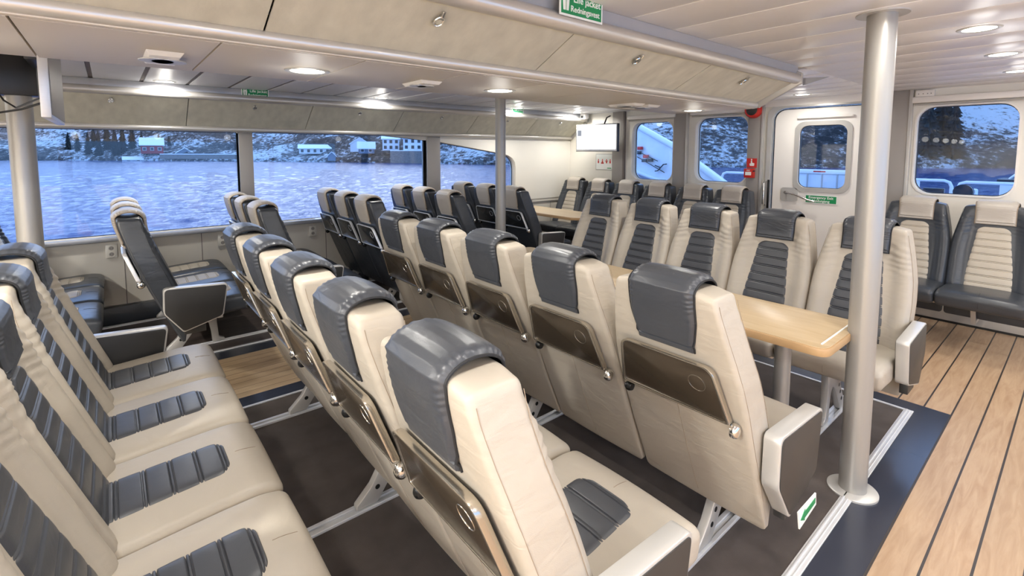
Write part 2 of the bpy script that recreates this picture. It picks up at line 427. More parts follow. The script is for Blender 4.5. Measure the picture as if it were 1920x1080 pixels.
# roller blind cassettes above the windows
for x0, x1, z in ((-4.40, -3.62, 2.0), (-3.40, -2.62, 2.01), (-1.13, -.30, 2.0)):
    b = empty('roller_blind', (x0, 5.9, z), 0, {-4.40: 'rolled up white blind cassette above the ramp window beside the hung screen', -3.40: 'rolled up white blind cassette above the middle aft window', -1.13: 'rolled up white blind cassette above the large right hand window'}[x0], 'window blind')
    MB().box(0, x1-x0, -.05, 0, 0, .06).build('cassette', 'white', b, bevel=.012)
    MB().tube([(.02, -.025, -.012), (x1-x0-.02, -.025, -.012)], .010, 8).build('bottom_bar', 'alu_paint', b)
# grey posts on the aft wall
for x0, x1, z0 in ((-4.675, -4.475, .0), (-3.645, -3.46, 0), (-2.655, -2.5, 0), (-1.305, -1.15, 0), (-.16, .05, 0)):
    struct(MB().box(x0, x1, 5.87, 5.9, z0, ZC).build('trim_post', 'greypost', bevel=.003))
    struct(MB().box(x1, x1+.028, 5.86, 5.9, z0, ZC).build('trim_post', 'ceil_gap' if x1 < -4 else 'alu_paint', bevel=.003))
struct(MB().box(-2.47, -1.31, 5.872, 5.90, 2.055, ZC).build('trim_lintel', 'white', bevel=.003))
# door
dr = struct(plate('door_1', rrect(-2.36, -1.42, .08, 2.015, .12), [rrect(-2.10, -1.645, 1.15, 1.83, .085)], 5.905, 5.95, 'y', 'white'))
ring('door_gasket', rrect(-2.36, -1.42, .08, 2.015, .12), .008, 5.90, 5.935, 'black', dr)
ring('door_frame', rrect(-2.385, -1.395, .06, 2.035, .13), .05, 5.875, 5.905, 'alu_paint', dr)
ring('pane_frame', rrect(-2.10, -1.645, 1.15, 1.83, .085), .045, 5.893, 5.905, 'alu_paint', dr)
plate('pane', rrect(-2.10, -1.645, 1.15, 1.83, .085), [], 5.93, 5.934, 'y', 'glass', dr)
gk = MB().tube([(a, 5.925, b) for a, b in rrect(-2.10, -1.645, 1.15, 1.83, .085)], .007, 6, closed=True); gk.build('pane_gasket', 'black', dr)
MB().box(-2.125, -1.60, 5.87, 5.90, 1.905, 1.935).build('blind_bar', 'white', dr, bevel=.01)
plate('handle_plate', rrect(-2.265, -2.09, .985, 1.14, .03), [], 5.893, 5.906, 'y', 'alu_paint', dr)
hd = MB().tube([(-2.20, 5.895, 1.085), (-2.20, 5.85, 1.085)], .018, 12).tube([(-2.20, 5.85, 1.085), (-2.10, 5.845, 1.07), (-1.97, 5.845, 1.02), (-1.90, 5.845, 1.005)], .011, 10)
hd.build('door_handle', 'chrome', dr)
gh = MB().tube([(-2.43, 5.87, 1.20), (-2.43, 5.83, 1.18), (-2.43, 5.83, .94), (-2.43, 5.87, .92)], .012, 10)
g = gh.build('grab_handle', 'chrome', dr); MB().box(-2.405, -2.385, 5.865, 5.885, .88, 1.22).build('handle_guard', 'black', dr, bevel=.003)

# other walls (behind the camera)
struct(plate('wall_starboard', [(-4, 0), (6, 0), (6, ZC), (-4, ZC)], [rrect(-3, 5, .8, 1.75, .05)], 2.5, 2.6, 'x', 'wall'))
struct(MB().box(-5.7, 2.6, -4.1, -4, 0, ZC).build('wall_fore', 'wall', smooth=False))

# ceilings
cb = MB().box(-5.7, 2.6, -4.1, 6.02, ZC+.0125, ZC+.06).box(-1.335, 2.5, -4, 5.9, ZC+.002, ZC+.0125)
struct(cb.build('ceiling', 'ceil_joint_white', smooth=False))
k = -20; mb = MB()
while True:
    a = 2.115+.322*k+.007; b = a+.322-.014; k += 1
    if b < -4: continue
    if a > 5.9: break
    mb.box(-1.335, 2.5, max(a, -4), min(b, 5.9), ZC, ZC+.012)
    # behind the locker's end the same boards run on to port
    if a > 3.66: pass
struct(mb.build('ceiling', 'ceil', bevel=.002))
k = -14; mb = MB()
while True:
    a = .25+.325*k+.014; b = a+.325-.028; k += 1
    if b < -4: continue
    if a > 5.9: break
    mb.box(-5.25, -1.335 if a > 3.68 else -2.2, max(a, -4), min(b, 5.9), ZC, ZC+.012)
struct(mb.build('ceiling', 'ceil', bevel=.004))
struct(MB().box(-5.25, -1.4, -4, 5.9, ZC+.008, ZC+.013).build('ceiling', 'ceil_gap', smooth=False))

# ---------------- central life jacket locker: soffit, sloped fronts, rails
yl0, yl1 = -4.0, 3.64
lk = empty('jacket_locker', (-1.34, 3.66, ZC), 0, 'long overhead life jacket locker with sloped grey beige fronts in the middle ceiling', 'locker')
def L(o): o.parent = lk; o.matrix_parent_inverse = Matrix.Translation((1.34, -3.66, -ZC)); return o
L(MB().box(-1.345, -1.335, yl0, yl1+.02, 2.06, ZC).build('fascia', 'fascia', smooth=False))
L(MB().tube([(-1.335, yl0, 2.043), (-1.335, yl1+.02, 2.043)], .034, 20).build('upper_rail', 'tube'))
L(MB().tube([(-1.600, yl0, 1.884), (-1.600, yl1+.015, 1.884)], .022, 16).build('lower_rail', 'tube'))
L(MB().box(-1.625, -1.60, yl0, yl1, 1.858, 1.885).build('lower_lip', 'soffit', bevel=.004))
ends = [-3.96, -2.88, -1.80, -.72, .36, 1.44, 2.53, 3.63]
ends = [.372-1.08*3-1.08, .372-1.08*3, .372-1.08*2, .372-1.08, .372, 1.455, 2.54, 3.632]
for a, b in zip(ends, ends[1:]):
    a = max(a, -3.98)
    f = L(MB().prism([(-1.352, 2.02), (-1.345, 2.03), (-1.59, 1.905), (-1.597, 1.895)], a+.003, b-.003, 'y').build('locker_front', 'fabric', smooth=False))
    cyy = (a+b)/2-.05 if a > 0 else (a+b)/2
    m = MB(); nrm = Vector((.45, 0, -.89)).normalized(); u = Vector((-.89, 0, -.45)).normalized(); c = Vector((-1.42, cyy, 1.985))+nrm*.002
    ringp = [c+u*(.022*math.sin(t))+Vector((0, .016*math.cos(t), 0))+nrm*.010 for t in [2*PI*k/16 for k in range(16)]]
    m.tube(ringp, .0035, 6, closed=True); m.tube([c, c+nrm*.010], .012, 12)
    m.tube([c-u*.02, c-u*.03+nrm*.012, c-u*.045+nrm*.006], .006, 8)
    q = m.build('quarter_turn_lock', 'chrome', lk); q.matrix_parent_inverse = lk_inv = Matrix.Translation((1.34, -3.66, -ZC))
prof = [(-1.30, 2.01), (-1.30, 2.08), (-1.335, 2.095), (-1.345, ZC), (-2.30, ZC), (-2.33, 2.0), (-2.30, 1.862), (-1.605, 1.862), (-1.575, 1.868)]
L(MB().prism(prof, yl1, yl1+.03, 'y').build('end_panel', 'alu_paint', bevel=.006))
L(MB().tube([(-1.58, yl1+.02, 1.884), (-1.61, yl1+.034, 1.884)], .02, 12).build('end_lock', 'chrome'))
k = -10; first = True
while True:
    a = .268+.43*k; k += 1
    if a+.43 < yl0: continue
    if a > yl1: break
    a0 = max(a, yl0)+.003; b0 = min(a+.43, yl1)-.003
    pf = [(-1.63, ZS), (-1.63, ZS+.01), (-2.20, ZS+.01), (-2.30, ZS+.10), (-2.30, ZC), (-2.315, ZC), (-2.315, ZS+.06), (-2.30, ZS+.02), (-2.27, ZS)]
    L(MB().prism(pf, a0, b0, 'y').build('soffit_panel', 'soffit', smooth=True))
L(MB().box(-2.28, -1.62, yl0, yl1, ZS+.014, ZS+.02).build('soffit_backing', 'ceil_gap', smooth=False))

# ---------------- window side locker
wl = empty('jacket_locker', (-5.4, 5.88, ZC), 0, 'overhead life jacket locker running along above the sea windows', 'locker')
def LW(o): o.parent = wl; o.matrix_parent_inverse = Matrix.Translation((5.4, -5.88, -ZC)); return o
LW(MB().box(-5.235, -5.20, -4, 5.88, 2.06, ZC).build('fascia', 'fascia', bevel=.004))
LW(MB().tube([(-5.205, -4, 2.042), (-5.205, 5.88, 2.042)], .034, 20).build('upper_rail', 'tube'))
LW(MB().tube([(-5.535, -4, 1.760), (-5.535, 5.885, 1.760)], .026, 16).build('lower_rail', 'tube'))
we = [-3.75, -2.67, -1.59, -.50, .583, 1.665, 2.70, 3.78, 4.84, 5.87]
for a, b in zip(we, we[1:]):
    LW(MB().prism([(-5.215, 2.02), (-5.53, 1.775), (-5.545, 1.785), (-5.24, 2.03)], a+.003, b-.003, 'y').build('locker_front', 'fabric', smooth=False))
    cyy = (a+b)/2; m = MB(); nrm = Vector((.61, 0, -.79)); u = Vector((-.79, 0, -.61)); c = Vector((-5.275, cyy, 1.973))+nrm*.002
    m.tube([c+u*(.022*math.sin(t))+Vector((0, .016*math.cos(t), 0))+nrm*.012 for t in [2*PI*k/12 for k in range(12)]], .0035, 6, closed=True)
    m.tube([c, c+nrm*.014], .012, 10); m.tube([c-u*.01, c-u*.03+nrm*.012], .007, 8)
    LW(m.build('quarter_turn_lock', 'chrome'))
LW(MB().prism([(-5.19, 2.0), (-5.19, ZC), (-5.57, ZC), (-5.57, 1.745), (-5.51, 1.745)], 5.872, 5.895, 'y').build('end_panel', 'alu_paint', smooth=False))

# ------------------------------------------------------------------ LAMPS
def downlight(x, y, z, label, group, r=.062, k=1.0):
    t = empty('downlight', (x, y, z), 0, label, 'ceiling light', group)
    MB().lathe([(r, .004), (r, -.003), (r+.012, -.006), (r+.020, -.003), (r+.020, .004)]).build('trim_ring', 'alu_paint', t)
    MB().lathe([(.001, .002), (.001, -.004), (r*.7, -.0045), (r, -.002), (r, .002)]).build('diffuser', 'lamp', t)
    ld = bpy.data.lights.new('downlight_lamp', 'AREA'); ld.shape = 'DISK'; ld.size = r*2; ld.energy = LAMP*k; ld.color = (1, .972, .915)
    lo = bpy.data.objects.new('downlight_lamp', ld); C.objects.link(lo); lo.parent = t; lo.location = (0, 0, -.012)
    ld.spread = math.radians(170)
    pd = bpy.data.lights.new('diffuser_lamp', 'POINT'); pd.shadow_soft_size = .05; pd.energy = LAMP*.08*min(k, 1.2); pd.color = (1, .972, .915)
    po = bpy.data.objects.new('diffuser_lamp', pd); C.objects.link(po); po.parent = t; po.location = (0, 0, -.09)
for i, y in enumerate((-3.2, -2.25, -1.29, -.34, .61, 1.56, 3.43)):
    lab = {4: 'largest round downlight in the soffit between two vents', 5: 'round soffit downlight right above the slim steel pole', 6: 'farthest round soffit downlight, by the aft windows'}.get(i, 'unseen round downlight in the soffit above the front seats')
    downlight(-1.97, y, ZS, lab, 'soffit downlights', k=5.2 if y < -1 else .78)  # fore lamps out of view are boosted as fill light
for i, y in enumerate((-3.5, -1.55, .40, 2.34, 4.32, 5.5)):
    lab = {2: 'round downlight near the ceiling hung black bracket, window side', 3: 'small window side downlight left of the slim steel pole', 4: 'window side downlight just above the small far green sign', 5: 'farthest window side downlight, above the small white camera'}.get(i, 'unseen fill downlight in the window side ceiling')
    downlight(-5.06, y, ZC, lab, 'window side downlights', k=4.0 if y < 0 else 1.25)  # the unseen fore pair is far stronger, to fill the cabin
for i, y in enumerate((-3.4, -2.45, -1.5, -.56, .38, 1.32, 2.26, 3.2, 4.14, 5.08)):
    lab = {8: 'larger downlight cut by the right edge of the photo', 9: 'smaller downlight at the right edge above the large window'}.get(i, 'round downlight in the boarded ceiling over the wooden aisle')
    downlight(-.385, y, ZC, lab, 'aisle downlights', k=9.5 if y < -1 else .65)  # unseen lamps behind the camera boosted to fill the seat backs
downlight(-1.95, 5.5, ZC, 'round downlight in front of the white emergency exit door', 'aisle downlights', k=.7)
for i, y in enumerate((-3.2, -1.8, -.4, 1, 2.4, 3.8, 5.2)):
    downlight(1.5, y, ZC, 'unseen fill downlight over the starboard side', 'starboard fill downlights', k=5.0 if y < 0 else 2.6)  # row added out of view as fill, stronger towards the fore

# ------------------------------------------------------------------ SEATS
REAR = [(.20, .322), (.28, .285), (.36, .250), (.45, .212), (.53, .180), (.60, .152), (.68, .122), (.75, .097), (.83, .069), (.90, .047), (.96, .028), (1.02, .013), (1.06, .005), (1.12, .0)]
FRONT = [(.20, .34), (.36, .36), (.47, .338), (.60, .288), (.75, .232), (.90, .176), (1.0, .150), (1.06, .142), (1.12, .138)]
HALF = [(.20, .246), (.45, .254), (.70, .2545), (.80, .248), (.88, .235), (.96, .219), (1.04, .203), (1.09, .194)]
def rear(z): return lerp_tab(REAR, z)
def front(z): return lerp_tab(FRONT, z)
def half(z): return lerp_tab(HALF, z)
ZT = 1.105
def back_fn(p):
    x, y, z = p                       # x in +-.25, y in 0..1 scaled .14, z in .20..ZT
    s = x/.25; t = y/.14
    w = half(z)
    # rounded shoulders
    zz = z - .012*sstep(.6, 1.0, abs(s))*sstep(.98, 1.10, z)
    r, f = rear(z), front(z)
    wk = sstep(.40, .62, abs(s))*sstep(.80, .90, z)*sstep(1.06, .98, z)*t
    f += wk*.0028*math.sin(z*170+abs(s)*9+1.5*math.sin(z*37+s*3))
    bol = .026*sstep(.58, .80, abs(s))*(1-.6*sstep(.88, 1.0, abs(s)))*sstep(1.10, .95, z)*sstep(.2, .5, z)
    f += bol
    r += -.006*math.cos(s*PI/2)
    return (s*w, r+(f-r)*t, zz)
def make_parts(col):
    """meshes shared by all the seats of one colour scheme"""
    D = {}
    b = rbox((.50, .14, ZT-.20), .021, (22, 3, 110), lambda p: back_fn((p[0], p[1]+.07, p[2]+(ZT+.20)/2)))
    D['backrest'] = b.mesh('backrest', weld=1e-4)
    # quilted inset of the backrest
    z0, z1 = .440, .938
    def pw(z):
        w = .150-.042*sstep(.50, .95, z); d = z-(z1-.050)
        return w*(math.sqrt(max(0, 1-.80*(max(0, d)/.0502)**2.4)) if d > 0 else 1)
    def q(u, v):
        z = z0+(z1-z0)*v; s = u*2-1; x = s*pw(z)
        t = ((z-z0)/.056) % 1.0; d = min(t, 1-t)*.056
        h = .007-.0055*(math.exp(-((d-.0045)/.0020)**2))+.0018*math.sin(PI*t)
        edge = (1-abs(s)**10)*sstep(z1, z1-.006, z)
        return (x, front(z)+(h*edge-.010*(1-edge)), z)
    D['backrest_inset'] = MB().grid(q, 18, 260).mesh('backrest_inset')
    # cushion
    def ctop(x, y): return .455+.010*(1-(x/.25)**2)+.022*sstep(.25, .70, y)-.016*sstep(.70, .80, y)
    def cf(p):
        x, y, z = p; k = sstep(.40, .47, z)
        z2 = z+k*(ctop(x, y)-.470)
        z2 += (1-k)*.012*sstep(.55, .79, y)
        return (x, y-.010*(1-sstep(.36, .42, z)), z2)
    D['cushion'] = rbox((.505, .495, .125), .034, (14, 18, 4), cf, (0, .5425, .4075)).mesh('cushion', weld=1e-4)
    def cq(u, v):
        y0, y1 = .29, .668; y = y0+(y1-y0)*v; s = u*2-1; d = y-(y1-.045)
        w = .126-.010*v; w *= math.sqrt(max(0, 1-.82*(max(0, d)/.0452)**2.6)) if d > 0 else 1
        x = s*w; t = ((y-y0)/.072) % 1.0; dd = min(t, 1-t)*.072
        h = .005-.0048*math.exp(-((dd-.005)/.0017)**2)+.0012*math.sin(PI*t)
        edge = 1-abs(s)**10
        edge *= sstep(y1, y1-.006, y)*sstep(y0, y0+.004, y)
        return (x, y, ctop(x, y)+h*edge-.008*(1-edge))
    D['cushion_inset'] = MB().grid(cq, 18, 170).mesh('cushion_inset')
    # headrest cover: path in (y, z) from the rear hem over the top to the front hem
    path = []
    for k in range(13): z = .885+(1.085-.885)*k/12; path.append((rear(z)-.006, z, 'r'))
    cyv = .070; rr = .080
    for k in range(1, 12):
        a = PI-PI*k/12; path.append((cyv+rr*math.cos(a)*.97, 1.085+.046*math.sin(a), 't'))
    for k in range(11): z = 1.085-(1.085-.955)*k/10; path.append((front(z)+.008, z, 'f'))
    n = len(path)
    def nrm(i):
        a = path[max(0, i-1)]; c = path[min(n-1, i+1)]; d = Vector((c[0]-a[0], c[1]-a[1])).normalized(); return (-d.y, d.x)
    hw = .124
    def hp(u, v, inner=False):
        f = v*(n-1); i = min(n-2, int(f)); fr = f-i
        y = path[i][0]*(1-fr)+path[i+1][0]*fr; z = path[i][1]*(1-fr)+path[i+1][1]*fr
        na, nb = nrm(i), nrm(i+1); ny, nz = na[0]*(1-fr)+nb[0]*fr, na[1]*(1-fr)+nb[1]*fr
        s = u*2-1; w = hw-.018*sstep(.22, 0, v)-.006*sstep(.55, .75, v)
        x = s*w
        topness = sstep(.12, .34, v)*sstep(.92, .72, v)
        e = abs(s)
        th = .015*(1-max(0, (e-.86)/.14)**2.5)+.006*(1-s*s)*topness
        gather = sstep(.74, .94, e)*topness*(1-sstep(.985, 1, e))
        th += gather*.0017*math.sin(v*190+2.2*math.sin(s*9)+1.7*math.sin(v*41)) - gather*.003
        hem = min(v*1.9, (1-v)*2.1)        # distance from either hem
        if hem < .075: th = min(th, .010)*(0.4+.6*sstep(0, .02, hem)) if hem < .02 else min(th, .011)
        if .075 <= hem < .10: th = .007
        return (x, y+ny*th*-1, z-nz*th*-1) if False else (x, y-(-ny)*th, z+nz*th)
    D['headrest'] = MB().grid(lambda u, v: hp(u, v), 40, 230).mesh('headrest')
    # edge cord of the headrest
    for sd in (-1, 1):
        cord = MB(); pts = []
        for k in range(41):
            v = k/40; p = hp(.5+sd*.5, v); pts.append((p[0]+sd*.001, p[1], p[2]))
        cord.tube(pts, .0035, 6); D['headrest_cord%d' % sd] = cord.mesh('headrest_cord')
    # stitched seams
    st = MB()
    for sd in (-1, 1):
        for off in (.0, .010):
            zs = [.24+(1.075-.24)*k/26 for k in range(27)]
            st.tube([(sd*(half(z)-.0005-.0)*1.0 if off == 0 else sd*(half(z)-.016), (rear(z)+.016) if off == 0 else rear(z)+.0035, z-.006*sstep(.98, 1.05, z)) for z in zs], .0009, 5)
        zs = [.50+(1.075-.50)*k/18 for k in range(19)]
        st.tube([(sd*(half(z)+.0003), front(z)-.004, z-.005*sstep(.98, 1.05, z)) for z in zs], .0009, 5)
    st.tube([(0, rear(z)-.0063, z) for z in [.235+(.64-.235)*k/12 for k in range(13)]], .0009, 5)
    cs = [(0, .69+.016*k, ctop(0, .69+.016*k)+.0005) for k in range(5)]+[(0, .772, .460), (0, .787, .44), (0, .7905, .41), (0, .786, .385)]
    st.tube(cs, .0009, 5)
    D['stitching'] = st.mesh('stitching')
    # folding tray on the back
    zt, zb = .862, .665
    yt, yb = rear(zt)-.018, rear(zb)-.018
    def tp(x, t, d): return (x, yb+(yt-yb)*t-d, zb+(zt-zb)*t)       # t 0..1 up the tray
    out2 = rpoly([(-.212, 0), (.212, 0), (.178, 1.0), (-.178, 1.0)], [.01, .01, .045, .045], 5)
    # round the top corners in metres: t is scaled by the tray's height
    H_ = (zt-zb)*1.05
    out2 = [(a, b/H_) for a, b in rpoly([(-.212, 0), (.212, 0), (.176, H_), (-.176, H_)], [.012, .012, .035, .035], 6)]
    def slab(poly, d0, d1):
        m = MB(); k = len(poly)
        m.add([tp(a, b, d0) for a, b in poly]+[tp(a, b, d1) for a, b in poly], [tuple(range(k))[::-1], tuple(range(k, 2*k))]+[(i, (i+1) % k, (i+1) % k+k, i+k) for i in range(k)])
        return m
    inn = [(a*.945, .035+b*.925) for a, b in out2]
    D['tray_table'] = slab([(a*1.01, b) for a, b in inn], -.002, .0185).mesh('tray_table', bevel=.001)
    rim = MB(); k = len(out2)
    rim.add([tp(a, b, -.003) for a, b in out2]+[tp(a, b, .022) for a, b in out2]+[tp(a, b, .022) for a, b in inn]+[tp(a, b, -.003) for a, b in inn],
            [(r*k+i, r*k+(i+1) % k, ((r+1) % 4)*k+(i+1) % k, ((r+1) % 4)*k+i) for r in range(4) for i in range(k)])
    D['tray_rim'] = rim.mesh('tray_rim', bevel=.003)
    cr = MB(); cc = (.115, .62)
    cr.tube([tp(cc[0]+.030*math.cos(a), cc[1]+.030/H_*math.sin(a), .0190) for a in [2*PI*k/28 for k in range(28)]], .0012, 5, closed=True)
    D['cup_ring'] = cr.mesh('cup_ring')
    hg = MB().lathe([(.001, .010), (.014, .009), (.022, .004), (.025, -.004), (.024, -.014), (.001, -.016)], (.224, rear(.650)-.022, .644), 20, 'x')
    D['tray_hinge'] = hg.mesh('tray_hinge')
    ht = MB().lathe([(.001, -.018), (.012, -.015), (.018, -.006), (.019, .004), (.014, .014), (.001, .017)], (-.196, rear(.64)-.026, .638), 18, 'x')
    D['tray_latch'] = ht.mesh('tray_latch')
    bar = MB().tube([(-.20, rear(.655)-.012, .658), (.215, rear(.655)-.012, .658)], .006, 8)
    D['hinge_bar'] = bar.mesh('hinge_bar')
    # armrest box for the right hand side of a seat seen from behind
    ap = [(.222, .618), (.605, .594), (.568, .362), (.325, .293), (.217, .445)]
    rp = rpoly(ap, [.028, .024, .022, .016, .02], 6)
    D['armrest'] = MB().prism(rp, .262, .318, 'x').mesh('armrest', bevel=.004)
    cxm = sum(p[0] for p in ap)/5; czm = sum(p[1] for p in ap)/5
    ip = [(cxm+(a-cxm)*.955, czm+(b-czm)*.945) for a, b in rp]
    D['armrest_inlay'] = MB().prism(ip, .316, .3205, 'x').mesh('armrest_inlay', bevel=.001)
    D['armrest_inner_inlay'] = MB().prism(ip, .2595, .264, 'x').mesh('armrest_inner_inlay', bevel=.001)
    D['armrest_button'] = MB().lathe([(.001, .0), (.018, 0), (.018, .003), (.001, .0035)], (.290, .275, .6085), 20).mesh('armrest_button')
    D['armrest_bracket'] = MB().box(.262, .30, .33, .46, .27, .345).mesh('armrest_bracket', bevel=.004)
    return D
PA = make_parts('all')
SCHEME = {
 'beige': dict(body='beige', cap='slate', inset='slate_panel', cord='thread_dark', thread='thread', tray='tray', rim='bronze'),
 'dark': dict(body='charcoal', cap='beige_cap', inset='beige_panel', cord='thread', thread='thread_dark', tray='tray_dark', rim='alu')}
MESH = {}
def pm(key, mat):
    if (key, mat) not in MESH:
        me = PA[key].copy(); me.name = key.rstrip('-1'); me.materials.clear(); me.materials.append(M[mat]); MESH[(key, mat)] = me
    return MESH[(key, mat)]
def part(key, mat, parent, name=None, label=None):
    o = bpy.data.objects.new(name or key, pm(key, mat)); C.objects.link(o); o.parent = parent
    if label: o['label'] = label
    return o
def add_arm(seat, side):
    a = part('armrest', 'alu_paint', seat); i = part('armrest_inlay', 'dark_panel', a, label='anthracite inlay panel')
    part('armrest_inner_inlay', 'dark_panel', a, label='anthracite inner inlay panel')
    b = part('armrest_button', 'alu', a); c = part('armrest_bracket', 'dark_panel', a)
    if side < 0: a.scale.x = -1
    return a
def make_seat(scheme, tray):
    s = SCHEME[scheme]
    t = empty('passenger_seat')
    part('cushion', s['body'], t)
    if tray: part('cushion_inset', s['inset'], t)
    part('backrest', s['body'], t); part('backrest_inset', s['inset'], t)
    h = part('headrest', s['cap'], t); part('headrest_cord1', s['cord'], h, 'headrest_cord'); part('headrest_cord-1', s['cord'], h, 'headrest_cord')
    part('stitching', s['thread'], t)
    if tray:
        r = part('tray_rim', s['rim'], t, 'tray_table')
        part('tray_table', s['tray'], r, 'tray_top'); part('cup_ring', 'bronze' if scheme == 'beige' else 'alu', r)
        part('tray_hinge', 'chrome', r); part('tray_latch', 'black', r); part('hinge_bar', 'bronze' if scheme == 'beige' else 'alu', r)
    return t
PROTO = {}
def seat(scheme, x, y, rz, label, group, tray=True, arm=0):
    k = (scheme, tray)
    if k not in PROTO: PROTO[k] = make_seat(*k); o = PROTO[k]; KIDS[o.name] = children(o)
    if not PROTO[k].get('label'): o = PROTO[k]
    else: o = copy_tree(PROTO[k])
    o.location = (x, y, 0); o.rotation_euler = (0, 0, rz); tag(o, label, 'seat', group)
    for a in (arm if isinstance(arm, (list, tuple)) else [arm]):
        if a: add_arm(o, a)
    return o
def leg_mesh():
    o = [(.25, .014), (.25, .035), (.32, .10), (.370, .18), (.388, .30), (.388, .344), (.62, .344), (.60, .30), (.590, .18), (.60, .05), (.64, .030), (.64, .014),
         (.555, .014), (.548, .10), (.535, .175), (.505, .205), (.475, .19), (.40, .09), (.345, .014)]
    return MB().prism(o, -.018, .018, 'x').mesh('leg', bevel=.005)
LEG = leg_mesh(); LEG.materials.append(M['alu_paint'])
HOLES = []
for (a, b) in ((.345, .085), (.372, .135), (.400, .185), (.435, .235)):
    me = MB().lathe([(.001, -.0188), (.011, -.0188), (.011, .0188), (.001, .0188)], (0, a, b), 14, 'x').mesh('leg_recess'); me.materials.append(M['black']); HOLES.append(me)
def base(xs, x0, x1, y, rz, label, group):
    t = empty('seat_base', (0, y, 0), rz, label, 'seat frame', group)
    sg = -1 if rz else 1
    for x in xs:
        l = bpy.data.objects.new('leg', LEG); C.objects.link(l); l.parent = t; l.location = (sg*x, 0, 0)
        for me in HOLES: h = bpy.data.objects.new('leg_recess', me); C.objects.link(h); h.parent = l
    a, b = sorted((sg*x0, sg*x1))
    for yy in (.40, .56):
        MB().box(a, b, yy-.018, yy+.018, .318, .346).build('cross_beam', 'alu_paint', t, bevel=.004)
XB = [-2.95, -2.44, -1.93, -1.42, -.905]
XD = [-5.305, -4.787, -4.27]
ORD = ['farthest from the aisle pillar', 'second nearest the slim pole aisle', 'middle one of five', 'next to the pillar side end seat', 'end seat on the thick pillar side']
def row(name, y, rz, tray, arms=True):
    dx = {'F': .062, 'L': .05}.get(name, 0)
    for i, x in enumerate(XB):
        x += dx; a = 0
        if i == 4: a = -1 if rz else 1
        if i == 0: a = 1 if rz else -1
        seat('beige', x, y, rz, ROWL[name][i], ROWG[name], tray, a)
    base((-.885, -1.93, -2.92), -3.17, -.66, y, rz, ROWB[name], 'beige seat frames')
ROWG = {'L': 'beige seats along the left edge', 'R': 'beige seats in the front centre row', 'M': 'beige seats backing onto the long table row', 'F': 'beige seats facing us across the long table'}
ROWB = {'L': 'aluminium frame under the left edge row of beige seats', 'R': 'aluminium frame under the front centre row of beige seats', 'M': 'aluminium frame under the beige row right before the long table', 'F': 'aluminium frame under the row facing us across the table'}
POS = ['farthest left seat', 'second seat from the far left end', 'middle seat', 'second seat from the near right end', 'nearest seat at the right end']
ROWL = {
 'L': ['beige seat beside the grey armrest panel, farthest of the left edge row', 'beige seat second from the grey armrest panel in the left edge row', 'beige seat third from the grey armrest panel in the left edge row', 'beige seat nearest the camera with its cushion cut by the bottom left corner', 'beige seat of the left edge row hidden at the bottom edge'],
 'R': ['beige seat with slate headrest, farthest of the front centre row', 'beige seat with slate headrest, second farthest in the front centre row', 'beige seat with slate headrest, middle of the front centre row', 'beige seat with slate headrest, second nearest in the front centre row', 'large beige seat with slate headrest at bottom centre, nearest of its row'],
 'M': ['beige seat with brown tray, farthest left of row before the long table', 'beige seat with brown tray, second from left before the long table', 'beige seat with brown tray, middle of row before the long table', 'beige seat with brown tray, second from right before the long table', 'beige seat with brown tray and silver armrest before the round pillar'],
 'F': ['beige seat facing us, farthest left behind the long table', 'beige seat facing us, second from left behind the long table', 'beige seat facing us, middle of five behind the long table', 'beige seat facing us, right of middle behind the long table', 'beige seat facing us, partly hidden behind the thick round pillar']}
row('L', -.40, 0, True); row('R', .485, 0, True); row('M', 1.405, 0, True); row('F', 3.625, PI, True)
DY = [-.87, .015, .865, 1.755, 2.635, 3.515]
DN = ['at the far left edge', 'in the first whole window side row', 'in the second window side row', 'in the third window side row', 'in the fourth window side row', 'in the fifth row behind the slim pole']
for r, y in enumerate(DY):
    for i, x in enumerate(XD):
        lab = 'charcoal seat with taupe headrest, ' + ['against the window', 'in the middle', 'on the aisle'][i] + ' ' + DN[r]
        seat('dark', x, y, 0, lab, 'charcoal window side seats', True, 1 if i == 2 else 0)
    base((-4.46, -5.42), -5.5, -4.05, y, 0, 'aluminium frame under the charcoal seats ' + DN[r], 'charcoal seat frames')
XA = [-5.14, -4.64, -4.14, -3.645, -3.14, -2.65, -.98, -.475]
AL = ['in the corner behind the small table', 'under the hung screen', 'under the left part of the ramp window', 'under the right part of the ramp window', 'under the middle aft window, left one', 'next to the red alarm box post', 'below large window, left one', 'below large window, cut by photo edge']
for i, x in enumerate(XA):
    seat('dark', x, 5.665, PI, 'charcoal seat with taupe inset, ' + AL[i], 'charcoal seats along the aft wall', False, 0)
for x0, x1, lab in ((-5.42, -2.38, 'long silver bench plinth under the aft wall seats left of the door'), (-1.26, .2, 'silver bench plinth under the two aft wall seats right of the door')):
    t = empty('bench_base', (x0, 5.79, 0), 0, lab, 'bench base')
    MB().box(0, x1-x0, -.01, .08, .0, .21).build('plinth_panel', 'alu_paint', t, bevel=.003)
    MB().box(0, x1-x0, -.62, -.58, .305, .338).build('front_rail', 'alu_paint', t, bevel=.004)
    n_ = max(2, round((x1-x0)/.75))
    for q_ in range(n_+1):
        xx = .03+(x1-x0-.06)*q_/n_
        MB().prism([(-.60, .31), (-.60, .335), (-.50, .19), (.02, .19), (.02, .165), (-.52, .165)], xx-.015, xx+.015, 'x').build('bracket', 'alu_paint', t, smooth=False)
    MB().box(0, x1-x0, -.012, .0, 0, .02).build('shadow_strip', 'black', t)
